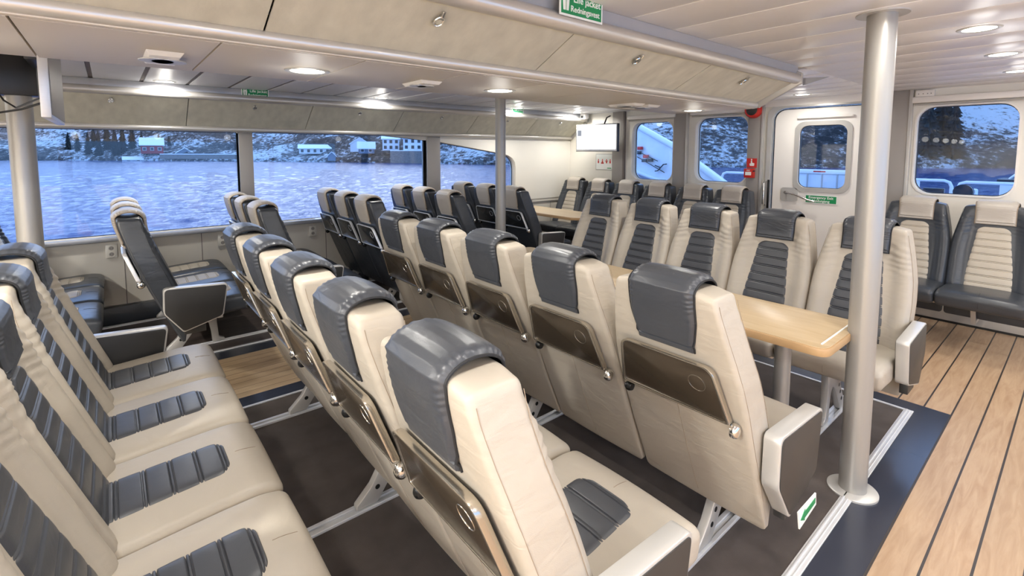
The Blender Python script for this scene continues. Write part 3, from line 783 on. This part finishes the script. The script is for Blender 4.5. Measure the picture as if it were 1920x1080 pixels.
# the emergency arrow under the end armrest before the table
ar = empty('exit_arrow_sign', (-.583, 1.95, .24), 0, 'small white plate with green arrow under the end armrest beside the pillar', 'sign')
poly = [(1.806, .277), (1.977, .270), (1.984, .221), (1.826, .204)]
a_ = MB().prism(poly, -.589, -.584, 'x').build('plate', 'signwhite'); a_.parent = ar; a_.matrix_parent_inverse = Matrix.Translation((.583, -1.95, -.24))
poly = [(1.828, .238), (1.868, .262), (1.866, .252), (1.968, .256), (1.969, .236), (1.868, .228), (1.868, .218)]
a_ = MB().prism(poly, -.5845, -.5825, 'x').build('arrow', 'green'); a_.parent = ar; a_.matrix_parent_inverse = Matrix.Translation((.583, -1.95, -.24))

# ------------------------------------------------------------------ TABLES
t = empty('dining_table', (-1.8, 2.46, 0), 0, 'long light oak table between the two facing rows of beige seats', 'table')
MB().prism(rpoly([(-1.22, -.255), (1.16, -.255), (1.16, .255), (-1.22, .255)], [.06]*4, 6), .702, .738, 'z').build('table_edge', 'table_edge', t, bevel=.006)
MB().prism(rpoly([(-1.212, -.247), (1.152, -.247), (1.152, .247), (-1.212, .247)], [.055]*4, 6), .730, .7405, 'z').build('tabletop', 'table', t, bevel=.0005)
MB().box(1.118, 1.124, -.20, .20, .7405, .7445).build('end_lip', 'signwhite', t)
for x in (.90, -.08, -1.0):
    l = MB().lathe([(.036, .02), (.036, .70)], (x, 0, 0), 24).build('leg', 'steel', t)
    MB().lathe([(.001, .002), (.085, .002), (.085, .010), (.04, .022), (.001, .022)], (x, 0, 0), 28).build('foot', 'steel', l)
t = empty('dining_table', (-4.68, 4.58, 0), 0, 'small light oak table by the window wall before the aft seats', 'table')
MB().prism(rpoly([(-.86, -.27), (.62, -.27), (.74, -.16), (.74, .16), (.62, .27), (-.86, .27)], [.02]*6, 3), .700, .735, 'z').build('table_edge', 'table_edge', t, bevel=.005)
MB().prism(rpoly([(-.855, -.264), (.617, -.264), (.733, -.157), (.733, .157), (.617, .264), (-.855, .264)], [.02]*6, 3), .728, .7365, 'z').build('tabletop', 'table', t)
l = MB().lathe([(.034, .02), (.034, .70)], (.54, 0, 0), 24).build('leg', 'steel', t)
MB().lathe([(.001, .002), (.085, .002), (.085, .010), (.04, .022), (.001, .022)], (.54, 0, 0), 28).build('foot', 'steel', l)

# ------------------------------------------------------------------ PILLARS
def pillar(x, y, r, label, z1=ZC, flange=True, name='support_pillar'):
    t = empty(name, (x, y, 0), 0, label, 'pillar')
    MB().lathe([(r, .0), (r, z1)], (0, 0, 0), 48).build('shaft', 'steel', t)
    MB().lathe([(.001, .0), (r+.045, .0), (r+.045, .008), (r+.036, .012), (.001, .012)], (0, 0, 0), 48).build('floor_flange', 'alu_paint', t)
    MB().lathe([(.001, z1-.006), (r+.04, z1-.006), (r+.04, z1), (.001, z1)], (0, 0, 0), 48).build('ceiling_collar', 'alu_paint', t)
    return t
pillar(-.609, 2.545, .054, 'thick brushed steel pillar at the right end of the long table')
pillar(-3.93, 3.12, .054, 'slim brushed steel pole in the middle of the cabin beside the aisle')
pillar(-3.93, -.372, .057, 'brushed steel pole at the left edge before the sea window')

# ------------------------------------------------------------------ TV and bracket at the left
t = empty('television', (-3.54, -.207, 2.1), 0, 'flat television hung edge on from the ceiling at the upper left', 'television')
MB().box(-.45, .45, -.018, .018, -.40, .01).build('housing', 'alu', t, bevel=.004)
MB().box(-.435, .435, .017, .0205, -.385, -.005).build('display', 'greypost', t)
t = empty('ceiling_bracket', (-3.9, -.5, ZC), 0, 'black ceiling bracket box with cables above the left steel pole', 'bracket')
MB().box(-.06, .06, -.30, .215, -.275, 0).build('bracket_box', 'black', t, bevel=.004)
MB().box(.05, .42, .20, .255, -.12, -.04).build('bracket_arm', 'black', t, bevel=.004)
m = MB()
m.tube([(.07, -.02, -.25), (.075, -.015, -.32), (.09, .05, -.38), (.2, .16, -.36), (.35, .255, -.33)], .006, 8)
m.tube([(.07, .05, -.25), (.08, .08, -.31), (.12, .13, -.35), (.35, .255, -.30)], .005, 8)
m.build('cable', 'black', t)
m = MB()
for y, z in ((-.02, -.22), (.02, -.22), (-.06, -.06), (-.03, -.06)): m.lathe([(.001, 0), (.006, 0), (.006, .004), (.001, .005)], (.061, y, z), 8, 'x')
m.build('screw', 'chrome', t)

# ------------------------------------------------------------------ SIGNS
def jacket_sign(x, y, z, label, sc=1.0):
    t = empty('life_jacket_sign', (x, y, z), 0, label, 'sign')
    MB().box(0, .004, 0, .242*sc, 0, .098*sc).build('plate', 'signwhite', t)
    MB().box(.003, .005, .008*sc, .234*sc, .008*sc, .090*sc).build('field', 'green', t)
    text('Life jacket', .038*sc, (.0055, .072*sc, .056*sc), '+x', 'signwhite', t)
    text('Redningsvest', .0315*sc, (.0055, .057*sc, .020*sc), '+x', 'signwhite', t)
    m = MB()
    v = [(.018, .020), (.030, .020), (.030, .06), (.034, .06), (.034, .020), (.046, .020), (.050, .062), (.046, .078), (.039, .085), (.036, .074), (.028, .074), (.025, .085), (.018, .078), (.014, .062)]
    m.prism([(a*sc, b*sc) for a, b in v], .005, .0062, 'x'); m.build('pictogram', 'signwhite', t)
jacket_sign(-1.300, 1.308, 2.054, 'green Life jacket sign at the top edge on the grey locker fascia')
jacket_sign(-5.200, 1.00, 2.050, 'small green life jacket sign over the sea windows, left one', .98)
jacket_sign(-5.200, 4.30, 2.050, 'small green life jacket sign just right of the slim pole', .98)
t = empty('emergency_exit_sign', (-2.01, 5.90, .985), 0, 'green Emergency Exit sign on the white door below its handle', 'sign')
MB().box(0, .305, -.004, 0, 0, .088).build('plate', 'signwhite', t)
MB().box(.006, .299, -.005, -.0035, .006, .082).build('field', 'green', t)
text('Emergency Exit', .038, (.1525, -.0055, .050), '-y', 'signwhite', t, align='CENTER')
text('Nødutgang', .038, (.1525, -.0055, .014), '-y', 'signwhite', t, align='CENTER')
# alarm, call points
t = empty('alarm_beacon', (-2.59, 5.86, 2.03), 0, 'round red alarm sounder high on the grey post left of the door', 'alarm')
MB().lathe([(.095, .01), (.095, -.03), (.080, -.055), (.06, -.06)], (0, 0, 0), 28, 'y').build('housing', 'red', t)
MB().lathe([(.001, -.066), (.05, -.066), (.066, -.058), (.066, -.05)], (0, 0, 0), 28, 'y').build('grille', 'dark_panel', t)
t = empty('fire_sign', (-2.590, 5.867, 1.355), 0, 'red square sign with white pressing hand on the grey post', 'sign')
MB().box(-.058, .058, -.006, 0, 0, .110).build('plate', 'red', t)
m = MB().prism(rpoly([(-.02, .02), (.028, .02), (.032, .05), (.010, .058), (.004, .058), (.004, .085), (-.010, .085), (-.010, .050), (-.026, .048)], .004, 2), -.0075, -.0055, 'y')
m.lathe([(.001, -.0075), (.008, -.0075), (.008, -.0055), (.001, -.0055)], (-.003, 0, .095), 12, 'y'); m.build('hand_symbol', 'signwhite', t)
t = empty('fire_alarm_call_point', (-2.605, 5.867, 1.235), 0, 'red manual fire alarm box below the hand sign', 'fire alarm')
MB().box(-.058, .058, -.045, 0, 0, .108).build('housing', 'red', t, bevel=.006)
MB().box(-.038, .030, -.048, -.044, .03, .07).build('press_glass', 'signwhite', t)
text('FIRE', .022, (-.004, -.0465, .080), '-y', 'signwhite', t, align='CENTER')
MB().box(.050, .064, -.05, -.02, .075, .09).build('key_tab', 'black', t)
# screen on the aft wall
t = empty('information_screen', (-4.76, 5.62, 1.745), math.radians(9), 'lit white information screen hung in front of the aft wall corner', 'screen')
MB().box(-.355, .355, -.03, .03, -.205, .205).build('housing', 'dark_panel', t, bevel=.006)
MB().box(-.348, .348, -.034, -.028, -.198, .198).build('bezel', 'alu', t, bevel=.002)
MB().box(-.332, .332, -.0365, -.033, -.172, .186).build('display', 'screen', t)
MB().box(-.320, -.255, -.0385, -.036, .03, .115).build('display_block', 'screen_grey', t)
MB().tube([(.10, .02, .19), (.10, .10, .30), (.10, .20, .33)], .010, 8).build('cable', 'black', t)
t = empty('evacuation_poster', (-4.84, 5.90, 1.38), 0, 'small white notice with red lifejacket figures under the lit screen', 'poster')
MB().box(-.17, .17, -.008, 0, -.125, .125).build('frame', 'alu_paint', t, bevel=.002)
MB().box(-.160, .160, -.0095, -.0075, -.115, .115).build('sheet', 'signwhite', t)
m = MB()
for k, x in enumerate((-.115, -.035, .045, .115)):
    m.box(x-.012, x+.012, -.0105, -.009, -.020, .022); m.lathe([(.001, -.0105), (.010, -.0105), (.010, -.009), (.001, -.009)], (x, 0, .034), 10, 'y')
    if k == 1: m.box(x-.026, x+.026, -.0105, -.009, -.028, -.006)
    if k == 2: m.box(x-.028, x+.028, -.0105, -.009, .010, .020)
m.build('figures', 'red', t)
MB().box(.06, .14, -.0105, -.009, -.10, -.088).build('caption_bar', 'green', t)
t = empty('security_camera', (-5.14, 5.76, 2.10), 0, 'small white camera box on the far end of the window side locker', 'camera')
MB().box(-.05, .05, -.05, .05, -.06, .03).build('housing', 'white', t, bevel=.01)
MB().box(-.03, .02, -.055, -.049, -.04, -.005).build('lens', 'black', t, bevel=.003)
t = empty('cable_outlet', (-4.62, 5.90, 2.07), 0, 'small round cable outlet above the lit screen', 'outlet')
MB().lathe([(.001, 0), (.028, 0), (.028, -.012), (.015, -.015), (.001, -.015)], (0, 0, 0), 20, 'y').build('cover', 'white', t)
MB().lathe([(.001, -.014), (.014, -.014), (.014, -.018), (.001, -.018)], (0, 0, 0), 14, 'y').build('hole', 'black', t)
t = empty('junction_box', (-1.04, 5.90, 2.085), 0, 'small white socket box under the ceiling at upper left of the large window', 'socket')
MB().box(-.07, .07, -.035, 0, -.035, .035).build('housing', 'white', t, bevel=.008)
m = MB()
for x in (-.045, -.012, .02, .045): m.lathe([(.001, -.0345), (.005, -.0345), (.005, -.037), (.001, -.037)], (x, 0, 0), 8, 'y')
m.build('screw', 'greypost', t)
t = empty('pivot_sign', (-1.31, 3.69, 2.03), 0, 'small blue acrylic sign blade at the near end of the middle locker', 'sign')
MB().prism([(0, -.03), (.16, .012), (.0, .02)], 0, .006, 'y').build('blade', 'sill', t)

# sockets below the windows
for i, (y, lab) in enumerate(((-.02, 'double wall socket left of the first whole charcoal seat'), (.842, 'double wall socket right of the first window side charcoal seat'), (1.722, 'double wall socket farthest right below the second sea window'))):
    t = empty('wall_socket', (XW+.002, y, .652), 0, lab, 'socket', 'wall sockets below the windows')
    MB().box(0, .014, -.042, .042, -.060, .060).build('cover', 'socket', t, bevel=.005)
    for z in (-.027, .027):
        w = MB().lathe([(.018, .012), (.020, .0155), (.024, .0155), (.025, .012)], (0, 0, z), 20, 'x').build('outlet_ring', 'socket', t)
        MB().lathe([(.001, .0145), (.018, .0145), (.018, .013), (.001, .013)], (0, 0, z), 20, 'x').build('outlet_well', 'greypost', t)
        MB().lathe([(.001, .0152), (.003, .0152), (.003, .014), (.001, .014)], (0, -.008, z), 8, 'x').lathe([(.001, .0152), (.003, .0152), (.003, .014), (.001, .014)], (0, .008, z), 8, 'x').build('pin_hole', 'black', t)

# soffit vents
def vent(y0, y1, x0, x1, label):
    t = empty('air_vent', ((x0+x1)/2, (y0+y1)/2, ZS), 0, label, 'air vent')
    dx, dy = (x1-x0)/2, (y1-y0)/2
    v = [(-dx, -dy, 0), (dx, -dy, 0), (dx, dy, 0), (-dx, dy, 0)]; q = [(-dx*.85, -dy*.8, -.014), (dx*.85, -dy*.8, -.014), (dx*.85, dy*.8, -.014), (-dx*.85, dy*.8, -.014)]
    MB().add(v+q, [(0, 1, 2, 3), (4, 7, 6, 5), (0, 4, 5, 1), (1, 5, 6, 2), (2, 6, 7, 3), (3, 7, 4, 0)]).build('housing', 'white', t, smooth=False, bevel=.002)
    for s in (-.35, .35): MB().lathe([(.001, 0), (dx*.42, 0), (dx*.42, -.003), (.001, -.003)], (0, dy*s, -.014), 20).build('nozzle', 'alu_paint', t)
vent(.105, .205, -2.10, -1.87, 'white rectangular air vent in the soffit at the upper left')
vent(1.06, 1.17, -2.07, -1.89, 'white air vent in the soffit between the two large downlights')
vent(2.60, 2.72, -2.12, -1.90, 'left half of the double white vent far along the soffit')
vent(2.76, 2.90, -2.14, -1.90, 'right half of the double white vent far along the soffit')

# ------------------------------------------------------------------ OUTSIDE
def watermat():
    m, nt, p = newmat('fjord_water')
    co = N(nt, 'ShaderNodeTexCoord').outputs['Object']
    p.inputs['Roughness'].default_value = .12; p.inputs['IOR'].default_value = 1.33; p.inputs['Specular IOR Level'].default_value = .22
    mp = N(nt, 'ShaderNodeMapping'); mp.inputs['Scale'].default_value = (1.6, .75, 1); mp.inputs['Rotation'].default_value = (0, 0, .35); nt.links.new(co, mp.inputs[0])
    a = N(nt, 'ShaderNodeTexNoise'); a.inputs['Scale'].default_value = .8; a.inputs['Detail'].default_value = 7; a.inputs['Roughness'].default_value = .68
    a.inputs['Distortion'].default_value = .4
    nt.links.new(mp.outputs[0], a.inputs['Vector'])
    p.inputs['Base Color'].default_value = (*lin((30, 62, 120)), 1)
    b = N(nt, 'ShaderNodeBump'); b.inputs['Strength'].default_value = 1.0; b.inputs['Distance'].default_value = .12
    nt.links.new(a.outputs['Fac'], b.inputs['Height']); nt.links.new(b.outputs[0], p.inputs['Normal']); return m
M['water'] = watermat()
WZ = -1.55
mb = MB(); na, nr = 620, 420; vs = []
for j_ in range(nr+1):
    R_ = 3.0*(330/3.0)**(j_/nr)
    fade = min(1, R_/9)
    for i_ in range(na+1):
        a_ = math.radians(-128+165*i_/na); x, y = R_*math.sin(a_), R_*math.cos(a_)
        h = .060*noise.noise(Vector((x*1.3+y*.2, y*.62, 3.1)))+.055*noise.noise(Vector((x*3.0-y*.4, y*1.4, 8.2)))+.04*noise.noise(Vector((x*6.2, y*3.2, 1.2)))
        vs.append((x, y, WZ+h*fade*(1+R_*.002)))
mb.add(vs, [(j_*(na+1)+i_, j_*(na+1)+i_+1, (j_+1)*(na+1)+i_+1, (j_+1)*(na+1)+i_) for j_ in range(nr) for i_ in range(na)])
me = bpy.data.meshes.new('fjord_water'); me.from_pydata(mb.v, [], mb.f); me.shade_smooth()
o = link('fjord_water', me, 'water')
tag(o, 'rippled blue fjord water between the ferry and the snowy shore', 'water', kind='structure')
def hillmat():
    m, nt, p = newmat('snowy_rock')
    co = N(nt, 'ShaderNodeTexCoord').outputs['Object']
    mp = N(nt, 'ShaderNodeMapping'); mp.inputs['Scale'].default_value = (1, 1, 1.6); nt.links.new(co, mp.inputs[0])
    a = N(nt, 'ShaderNodeTexNoise'); a.inputs['Scale'].default_value = .75; a.inputs['Detail'].default_value = 12; a.inputs['Roughness'].default_value = .72
    b = N(nt, 'ShaderNodeTexNoise'); b.inputs['Scale'].default_value = .045; b.inputs['Detail'].default_value = 4
    nt.links.new(mp.outputs[0], a.inputs['Vector']); nt.links.new(co, b.inputs['Vector'])
    f = math_(nt, 'ADD', a.outputs['Fac'], math_(nt, 'MULTIPLY', math_(nt, 'SUBTRACT', b.outputs['Fac'], .5), .9))
    r = N(nt, 'ShaderNodeValToRGB'); nt.links.new(f, r.inputs[0])
    r.color_ramp.elements[0].position = .40; r.color_ramp.elements[0].color = (*lin((38, 40, 44)), 1)
    r.color_ramp.elements[1].position = .60; r.color_ramp.elements[1].color = (*lin((226, 232, 240)), 1)
    e = r.color_ramp.elements.new(.50); e.color = (*lin((96, 92, 92)), 1)
    nt.links.new(r.outputs[0], p.inputs['Base Color']); p.inputs['Roughness'].default_value = .9
    bp = N(nt, 'ShaderNodeBump'); bp.inputs['Strength'].default_value = .9; bp.inputs['Distance'].default_value = 1.5
    nt.links.new(a.outputs['Fac'], bp.inputs['Height']); nt.links.new(bp.outputs[0], p.inputs['Normal'])
    return m
M['hill'] = hillmat()
SH = [(-130, 250), (-96.8, 211), (-86.2, 176), (-79.5, 156), (-71.8, 141), (-63.2, 124), (-54, 108), (-35.4, 100), (-26.9, 100), (-17.1, 108), (-10.2, 117), (-4.1, 127), (30, 170)]
def shore(az):
    if az <= SH[0][0]: return SH[0][1]
    for (a, va), (b, vb_) in zip(SH, SH[1:]):
        if az <= b: return va+(vb_-va)*(az-a)/(b-a)
    return SH[-1][1]
def ground(az, d):
    """height of the land at azimuth az, d metres behind the waterline"""
    if d <= 0: return WZ-.5+d*.2
    x = math.radians(az)*60
    n1 = noise.fractal(Vector((x*.12, d*.08, 1.3)), 1, 2, 4); n2 = noise.noise(Vector((x*.5, d*.5, 4.7)))
    steep = .30+.55*sstep(-60, -40, az)
    h = WZ+.9*sstep(0, 1.5, d)+steep*d*.62+n1*min(5, d*.18)+n2*min(.8, d*.12)
    return h
def gp(az, d):
    R = shore(az)+d; a = math.radians(az); return Vector((R*math.sin(a), R*math.cos(a), ground(az, d)))
ds = [-6, -2, 0, .6, 1.2, 2, 3, 4.5, 6, 8, 10, 13, 16, 20, 25, 31, 38, 46, 56, 68, 84, 105, 135]
mb = MB(); na = 300
vs = [gp(-125+150*i/na, d) for d in ds for i in range(na+1)]
mb.add(vs, [(j*(na+1)+i, j*(na+1)+i+1, (j+1)*(na+1)+i+1, (j+1)*(na+1)+i) for j in range(len(ds)-1) for i in range(na)])
tag(mb.build('snowy_hillside', 'hill'), 'snow streaked rocky hillside along the far shore behind the houses', 'hillside', kind='structure')
M['hred'] = plain('red_boards', (150, 52, 58), .7); M['hwhite'] = plain('white_boards', (226, 230, 236), .7); M['hgrey'] = plain('blue_grey_boards', (120, 132, 150), .7)
M['snow'] = plain('roof_snow', (236, 242, 250), .8); M['hwin'] = plain('dark_pane', (30, 38, 52), .2); M['stone'] = plain('stone_wall', (128, 122, 118), .9, 0, .35, 2, (1, 1, 2), .8, 6)
def house(az, d, w, dep, h, rh, mat, label, rot=0, wins=(3, 1), name='house', cat='house', z=None):
    p = gp(az, d); zz = p.z-.3 if z is None else z
    t = empty(name, (p.x, p.y, zz), math.radians(-az+rot), label, cat)
    # local x runs along the shore, -y faces the water
    MB().prism([(-dep/2, 0), (dep/2, 0), (dep/2, h), (0, h+rh), (-dep/2, h)], -w/2, w/2, 'x').build('walls', mat, t, smooth=False)
    o = .35; k = rh/(dep/2)
    for s in (-1, 1):
        MB().prism([(0, h+rh+.22), (s*(dep/2+o), h-o*k+.22), (s*(dep/2+o), h-o*k), (0, h+rh)], -w/2-o, w/2+o, 'x').build('roof', 'snow', t, smooth=False)
    for r_ in range(wins[1]):
        for i in range(wins[0]):
            x = -w/2+w*(i+.5)/wins[0]; zc = h*(r_+.5)/wins[1]+.1
            f = MB().box(x-.45, x+.45, -dep/2-.05, -dep/2+.02, zc-.5, zc+.5).build('window', 'hwhite', t)
            MB().box(x-.36, x+.36, -dep/2-.08, -dep/2-.04, zc-.41, zc+.41).build('pane', 'hwin', f)
    return t
house(-86.75, 4.5, 5.4, 6, 2.6, 2.0, 'hred', 'red wooden house with snowy roof by the water at left', 0, (3, 1))
house(-88.2, -.5, 4.5, 2.5, 1.3, .7, 'hwhite', 'low white boathouse on the waterline before the red house', 0, (2, 1), 'boathouse', 'boathouse')
house(-84.2, 7.5, 4.2, 4, 1.0, 1.3, 'hgrey', 'grey boathouse with snowy gable right of the red house', 90, (1, 1), 'boathouse', 'boathouse', z=-.1)
house(-72.3, 13, 8.5, 6, 1.5, 1.0, 'hwhite', 'long low white house with snowy roof above second window rocks', 0, (5, 1))
house(-70.6, .8, 1.7, 2, 1.3, 1.0, 'hgrey', 'tiny grey hut with pointed roof standing at the waterline', 90, (1, 1), 'hut', 'hut')
house(-67.6, 9, 4.6, 5, 2.2, 1.6, 'hwhite', 'white gabled house left of the big pale house', 90, (2, 2), z=1.2)
house(-66.9, 2.4, 4.0, 2.6, 1.5, 1.4, 'hgrey', 'blue grey gabled house before the white gabled house', 0, (2, 1), z=.8)
house(-64.2, 6.5, 4.2, 6, 2.9, .7, 'hwhite', 'big pale two storey house with balcony and snowy roof', 0, (3, 2), z=1.6)
house(-61.4, 6.5, 6.2, 6, 3.0, .7, 'hwhite', 'wide pale two storey house at right end of second window', 0, (4, 2), z=1.6)
def quay(a0, a1, d, z0, z1, label, mat='stone', snow=True):
    pts = [gp(a0+(a1-a0)*k/12, d) for k in range(13)]
    m = MB(); n = len(pts); inn = [p*1.012 for p in pts]
    vs = [(p.x, p.y, z0) for p in pts]+[(p.x, p.y, z1) for p in pts]+[(p.x, p.y, z1) for p in inn]+[(p.x, p.y, z0) for p in inn]
    fs = []
    for r_ in range(3): fs += [(r_*n+i, r_*n+i+1, (r_+1)*n+i+1, (r_+1)*n+i) for i in range(n-1)]
    m.add(vs, fs); t = empty('stone_quay', pts[6], 0, label, 'wall'); o = m.build('masonry', mat, t); o.matrix_parent_inverse = Matrix.Translation(-pts[6])
    c = MB().add([(p.x, p.y, z1+.01) for p in pts]+[(p.x, p.y, z1+.22) for p in pts]+[(p.x, p.y, z1+.22) for p in inn], [(r_*n+i, r_*n+i+1, (r_+1)*n+i+1, (r_+1)*n+i) for r_ in range(2) for i in range(n-1)])
    o = c.build('snow_cap', 'snow', t); o.matrix_parent_inverse = Matrix.Translation(-pts[6])
quay(-86.2, -78.9, .8, WZ-.3, .35, 'low grey quay wall with snow on top beside the red house')
quay(-64.3, -59.5, .3, WZ-.3, 1.45, 'tall stone retaining wall below the pale houses')
M['conifer'] = plain('dark_needles', (26, 40, 44), .9, 0, .3, 2); M['bark'] = plain('bare_bark', (90, 84, 82), .9)
def conifer(az, d, h, label, group):
    p = gp(az, d); t = empty('conifer', (p.x, p.y, p.z-.3), random.random()*6, label, 'tree', group)
    MB().tube([(0, 0, 0), (0, 0, h*.95)], [.18, .02], 6).build('trunk', 'bark', t)
    m = MB(); L_ = 18
    for k in range(L_):
        z = h*(.01+.97*k/L_); R = (h*.17+.15)*(1-k/L_)**.9+.10; seg = 12
        vs = [(0, 0, z+h*.10)]
        for s in range(seg*2):
            a = PI*s/seg+k; rr = R*(1.0 if s % 2 == 0 else .55)*(.6+.7*random.random()); vs.append((rr*math.cos(a), rr*math.sin(a), z-h*.03*random.random()))
        m.add(vs, [(0, i+1, (i+1) % (seg*2)+1) for i in range(seg*2)])
    m.build('needles', 'conifer', t, smooth=False)
for i, (az, d, h) in enumerate(((-92.0, 9, 5.5), (-91.3, 5, 7), (-90.6, 4, 8), (-90.0, 9, 9), (-89.4, 4, 7.5), (-88.9, 7, 9), (-88.2, 12, 8), (-90.9, 13, 7), (-87.5, 16, 6), (-89.5, 16, 7), (-92.6, 12, 6), (-86.2, 18, 6), (-85.4, 20, 5))):
    conifer(az, d, h, 'tall dark conifer in the dense stand left of the red house', 'conifers left of the red house')
for i, (az, d, h) in enumerate(((-9.6, 3, 13), (-8.7, 6, 17), (-7.9, 3, 12), (-6.4, 30, 12), (-5.6, 34, 11), (-10.6, 12, 13))):
    conifer(az, d, h, 'tall dark conifer on the shore seen through the large right window', 'conifers behind the right window')
def bare(az, d, h, group, label):
    p = gp(az, d); t = empty('bare_tree', (p.x, p.y, p.z-.2), random.random()*6, label, 'tree', group); m = MB()
    def br(p0, dr, ln, r, lev):
        p1 = p0+dr*ln; m.tube([p0, p1], [r, r*.6], 4, cap=False)
        if lev:
            for k in range(3):
                nd = (dr+Vector((random.uniform(-.6, .6), random.uniform(-.6, .6), random.uniform(0, .4)))).normalized()
                br(p0+dr*ln*random.uniform(.45, 1), nd, ln*.62, r*.55, lev-1)
    br(Vector((0, 0, 0)), Vector((0, 0, 1)), h*.45, h*.013, 3); m.build('branches', 'bark', t)
for i in range(16): bare(-22+11*random.random(), 12+30*random.random(), 6+4*random.random(), 'bare trees behind the exit door', 'leafless pale tree on the hillside behind the exit door window')
for i in range(12): bare(-84+10*random.random(), 12+12*random.random(), 4+3*random.random(), 'bare trees above the quay', 'leafless tree on the slope right of the red house')
for i in range(14): bare(-58+14*random.random(), 3+16*random.random(), 3+4*random.random(), 'bare trees on the rocky shore', 'leafless bush on rocky shore behind the third sea window')

# aft deck
M['deckwhite'] = plain('deck_white', (228, 236, 248), .35); M['deck'] = plain('deck_green_grey', (120, 132, 150), .6)
t = empty('aft_deck', (-2, 9, .0), 0, 'low grey aft deck outside the door and aft windows', 'deck'); t['kind'] = 'structure'
MB().box(-4.5, 4.5, -2.9, 3.6, -.25, -.05).build('deck_plate', 'deck', t)
rp = empty('loading_ramp', (-5.2, 8.1, 0), 0, 'white slanted ramp side outside the two left aft windows', 'ramp')
def RP(o): o.parent = rp; o.matrix_parent_inverse = Matrix.Translation((5.2, -8.1, 0)); return o
RP(MB().prism([(-6.4, 2.38), (-5.83, 2.09), (-4.97, 1.66), (-4.0, 1.02), (-3.7, .80), (-4.2, .55), (-4.94, .92), (-5.8, 1.18), (-6.4, 1.35)], 8.0, 8.2, 'y').build('side_plate', 'deckwhite', bevel=.01))
RP(MB().tube([(-6.4, 7.98, 2.36), (-5.83, 7.98, 2.07), (-4.97, 7.98, 1.64), (-4.0, 7.98, 1.0), (-3.7, 7.98, .80)], .05, 12).build('top_rail', 'deckwhite'))
RP(MB().tube([(-6.4, 7.98, 1.35), (-5.8, 7.98, 1.16), (-4.94, 7.98, .92), (-4.2, 7.98, .58)], .04, 12).build('bottom_rail', 'deckwhite'))
RP(MB().tube([(-5.85, 7.95, 1.60), (-5.25, 7.95, 1.36)], .008, 6).tube([(-5.85, 7.95, 1.50), (-5.1, 7.95, 1.15)], .008, 6).build('rope', 'black'))
for (x, z, mt) in ((-5.66, 1.60, 'red'), (-5.69, 1.51, 'hwin'), (-5.52, 1.44, 'red'), (-5.55, 1.36, 'hwin'), (-5.42, 1.37, 'black')):
    RP(MB().box(x-.05, x+.05, 7.93, 7.99, z-.025, z+.035).build('line_buckle', mt, bevel=.004))
RP(MB().tube([(-5.3, 7.94, 1.28), (-5.18, 7.94, 1.24), (-5.12, 7.94, 1.30), (-5.05, 7.94, 1.31)], .012, 6).tube([(-5.18, 7.94, 1.24), (-5.24, 7.94, 1.18), (-5.3, 7.94, 1.17)], .012, 6).build('hook', 'hwin'))
def railing(xs, y, z, label, posts, bend=.08):
    t = empty('deck_railing', (xs[0], y, -.05), 0, label, 'railing'); L_ = xs[1]-xs[0]
    MB().tube([(0, 0, .15), (0, 0, z+.05-bend), (bend*.3, 0, z+.05-bend*.3), (bend, 0, z+.05), (L_-bend, 0, z+.05), (L_-bend*.3, 0, z+.05-bend*.3), (L_, 0, z+.05-bend), (L_, 0, .15)], .022, 10).build('top_rail', 'deckwhite', t)
    for h_ in (.35, .7): MB().tube([(0, 0, h_), (L_, 0, h_)], .012, 8).build('lower_rail', 'deckwhite', t)
    for q_ in posts: MB().tube([(q_-xs[0], 0, 0), (q_-xs[0], 0, z+.05)], .02, 8).build('post', 'deckwhite', t)
railing((-4.27, -3.3), 8.5, 1.17, 'white pipe railing outside the middle aft window', (-3.6,))
railing((-2.1, -1.235), 9.0, 1.14, 'white pipe railing at left outside the large window', (-1.6,))
railing((-1.17, .6), 9.0, 1.13, 'white pipe railing at right outside the large window', (-.3,))
t = empty('deck_gate', (-3.3, 9.2, -.05), 0, 'white deck gate panel with posts behind the door window', 'gate')
MB().box(0, 1.1, 0, .05, .35, 1.22).build('panel', 'deckwhite', t, bevel=.01)
MB().box(-.02, 1.12, -.03, .08, 1.22, 1.29).build('cap', 'snow', t, bevel=.01)
for x in (.2, .42, .64, .82, .95): MB().tube([(x, -.05, .02), (x, -.05, 1.22)], .014, 8).build('post', 'sill', t)
MB().box(.28, .46, -.035, -.03, 1.25, 1.27).build('stripe', 'red', t)
t = empty('mooring_winch', (-1.06, 8.7, .0), 0, 'round mooring winch with rope outside the large window', 'winch')
MB().box(-.12, .12, -.05, .10, -.05, 1.06).build('stand', 'deckwhite', t, bevel=.02)
MB().lathe([(.03, .0), (.10, .0), (.10, -.02), (.075, -.03), (.075, -.08), (.10, -.09), (.10, -.11), (.03, -.12)], (0, -.04, 1.02), 24, 'y').build('drum', 'hwin', t)
m = MB()
m.tube([(.082*math.cos(a), -.10, 1.02+.082*math.sin(a)) for a in [2*PI*k/24 for k in range(24)]], .016, 8, closed=True); m.build('rope_coil', 'deckwhite', t)
MB().box(-.42, -.20, -.06, .04, .96, 1.05).build('gear_box', 'hwin', t, bevel=.01)
t = empty('deck_locker', (-.70, 9.2, -.05), 0, 'pale green white deck box at right outside the large window', 'deck box')
MB().box(-.08, .7, 0, .6, 0, 1.18).build('body', 'deckwhite', t, bevel=.02)
MB().box(-.11, .73, -.03, .63, 1.18, 1.23).build('lid', 'hwin', t, bevel=.01)
MB().tube([(.0, .1, 1.23), (.06, .1, 1.30), (.25, .1, 1.31), (.45, .1, 1.24)], .015, 8).build('lid_handle', 'deckwhite', t)
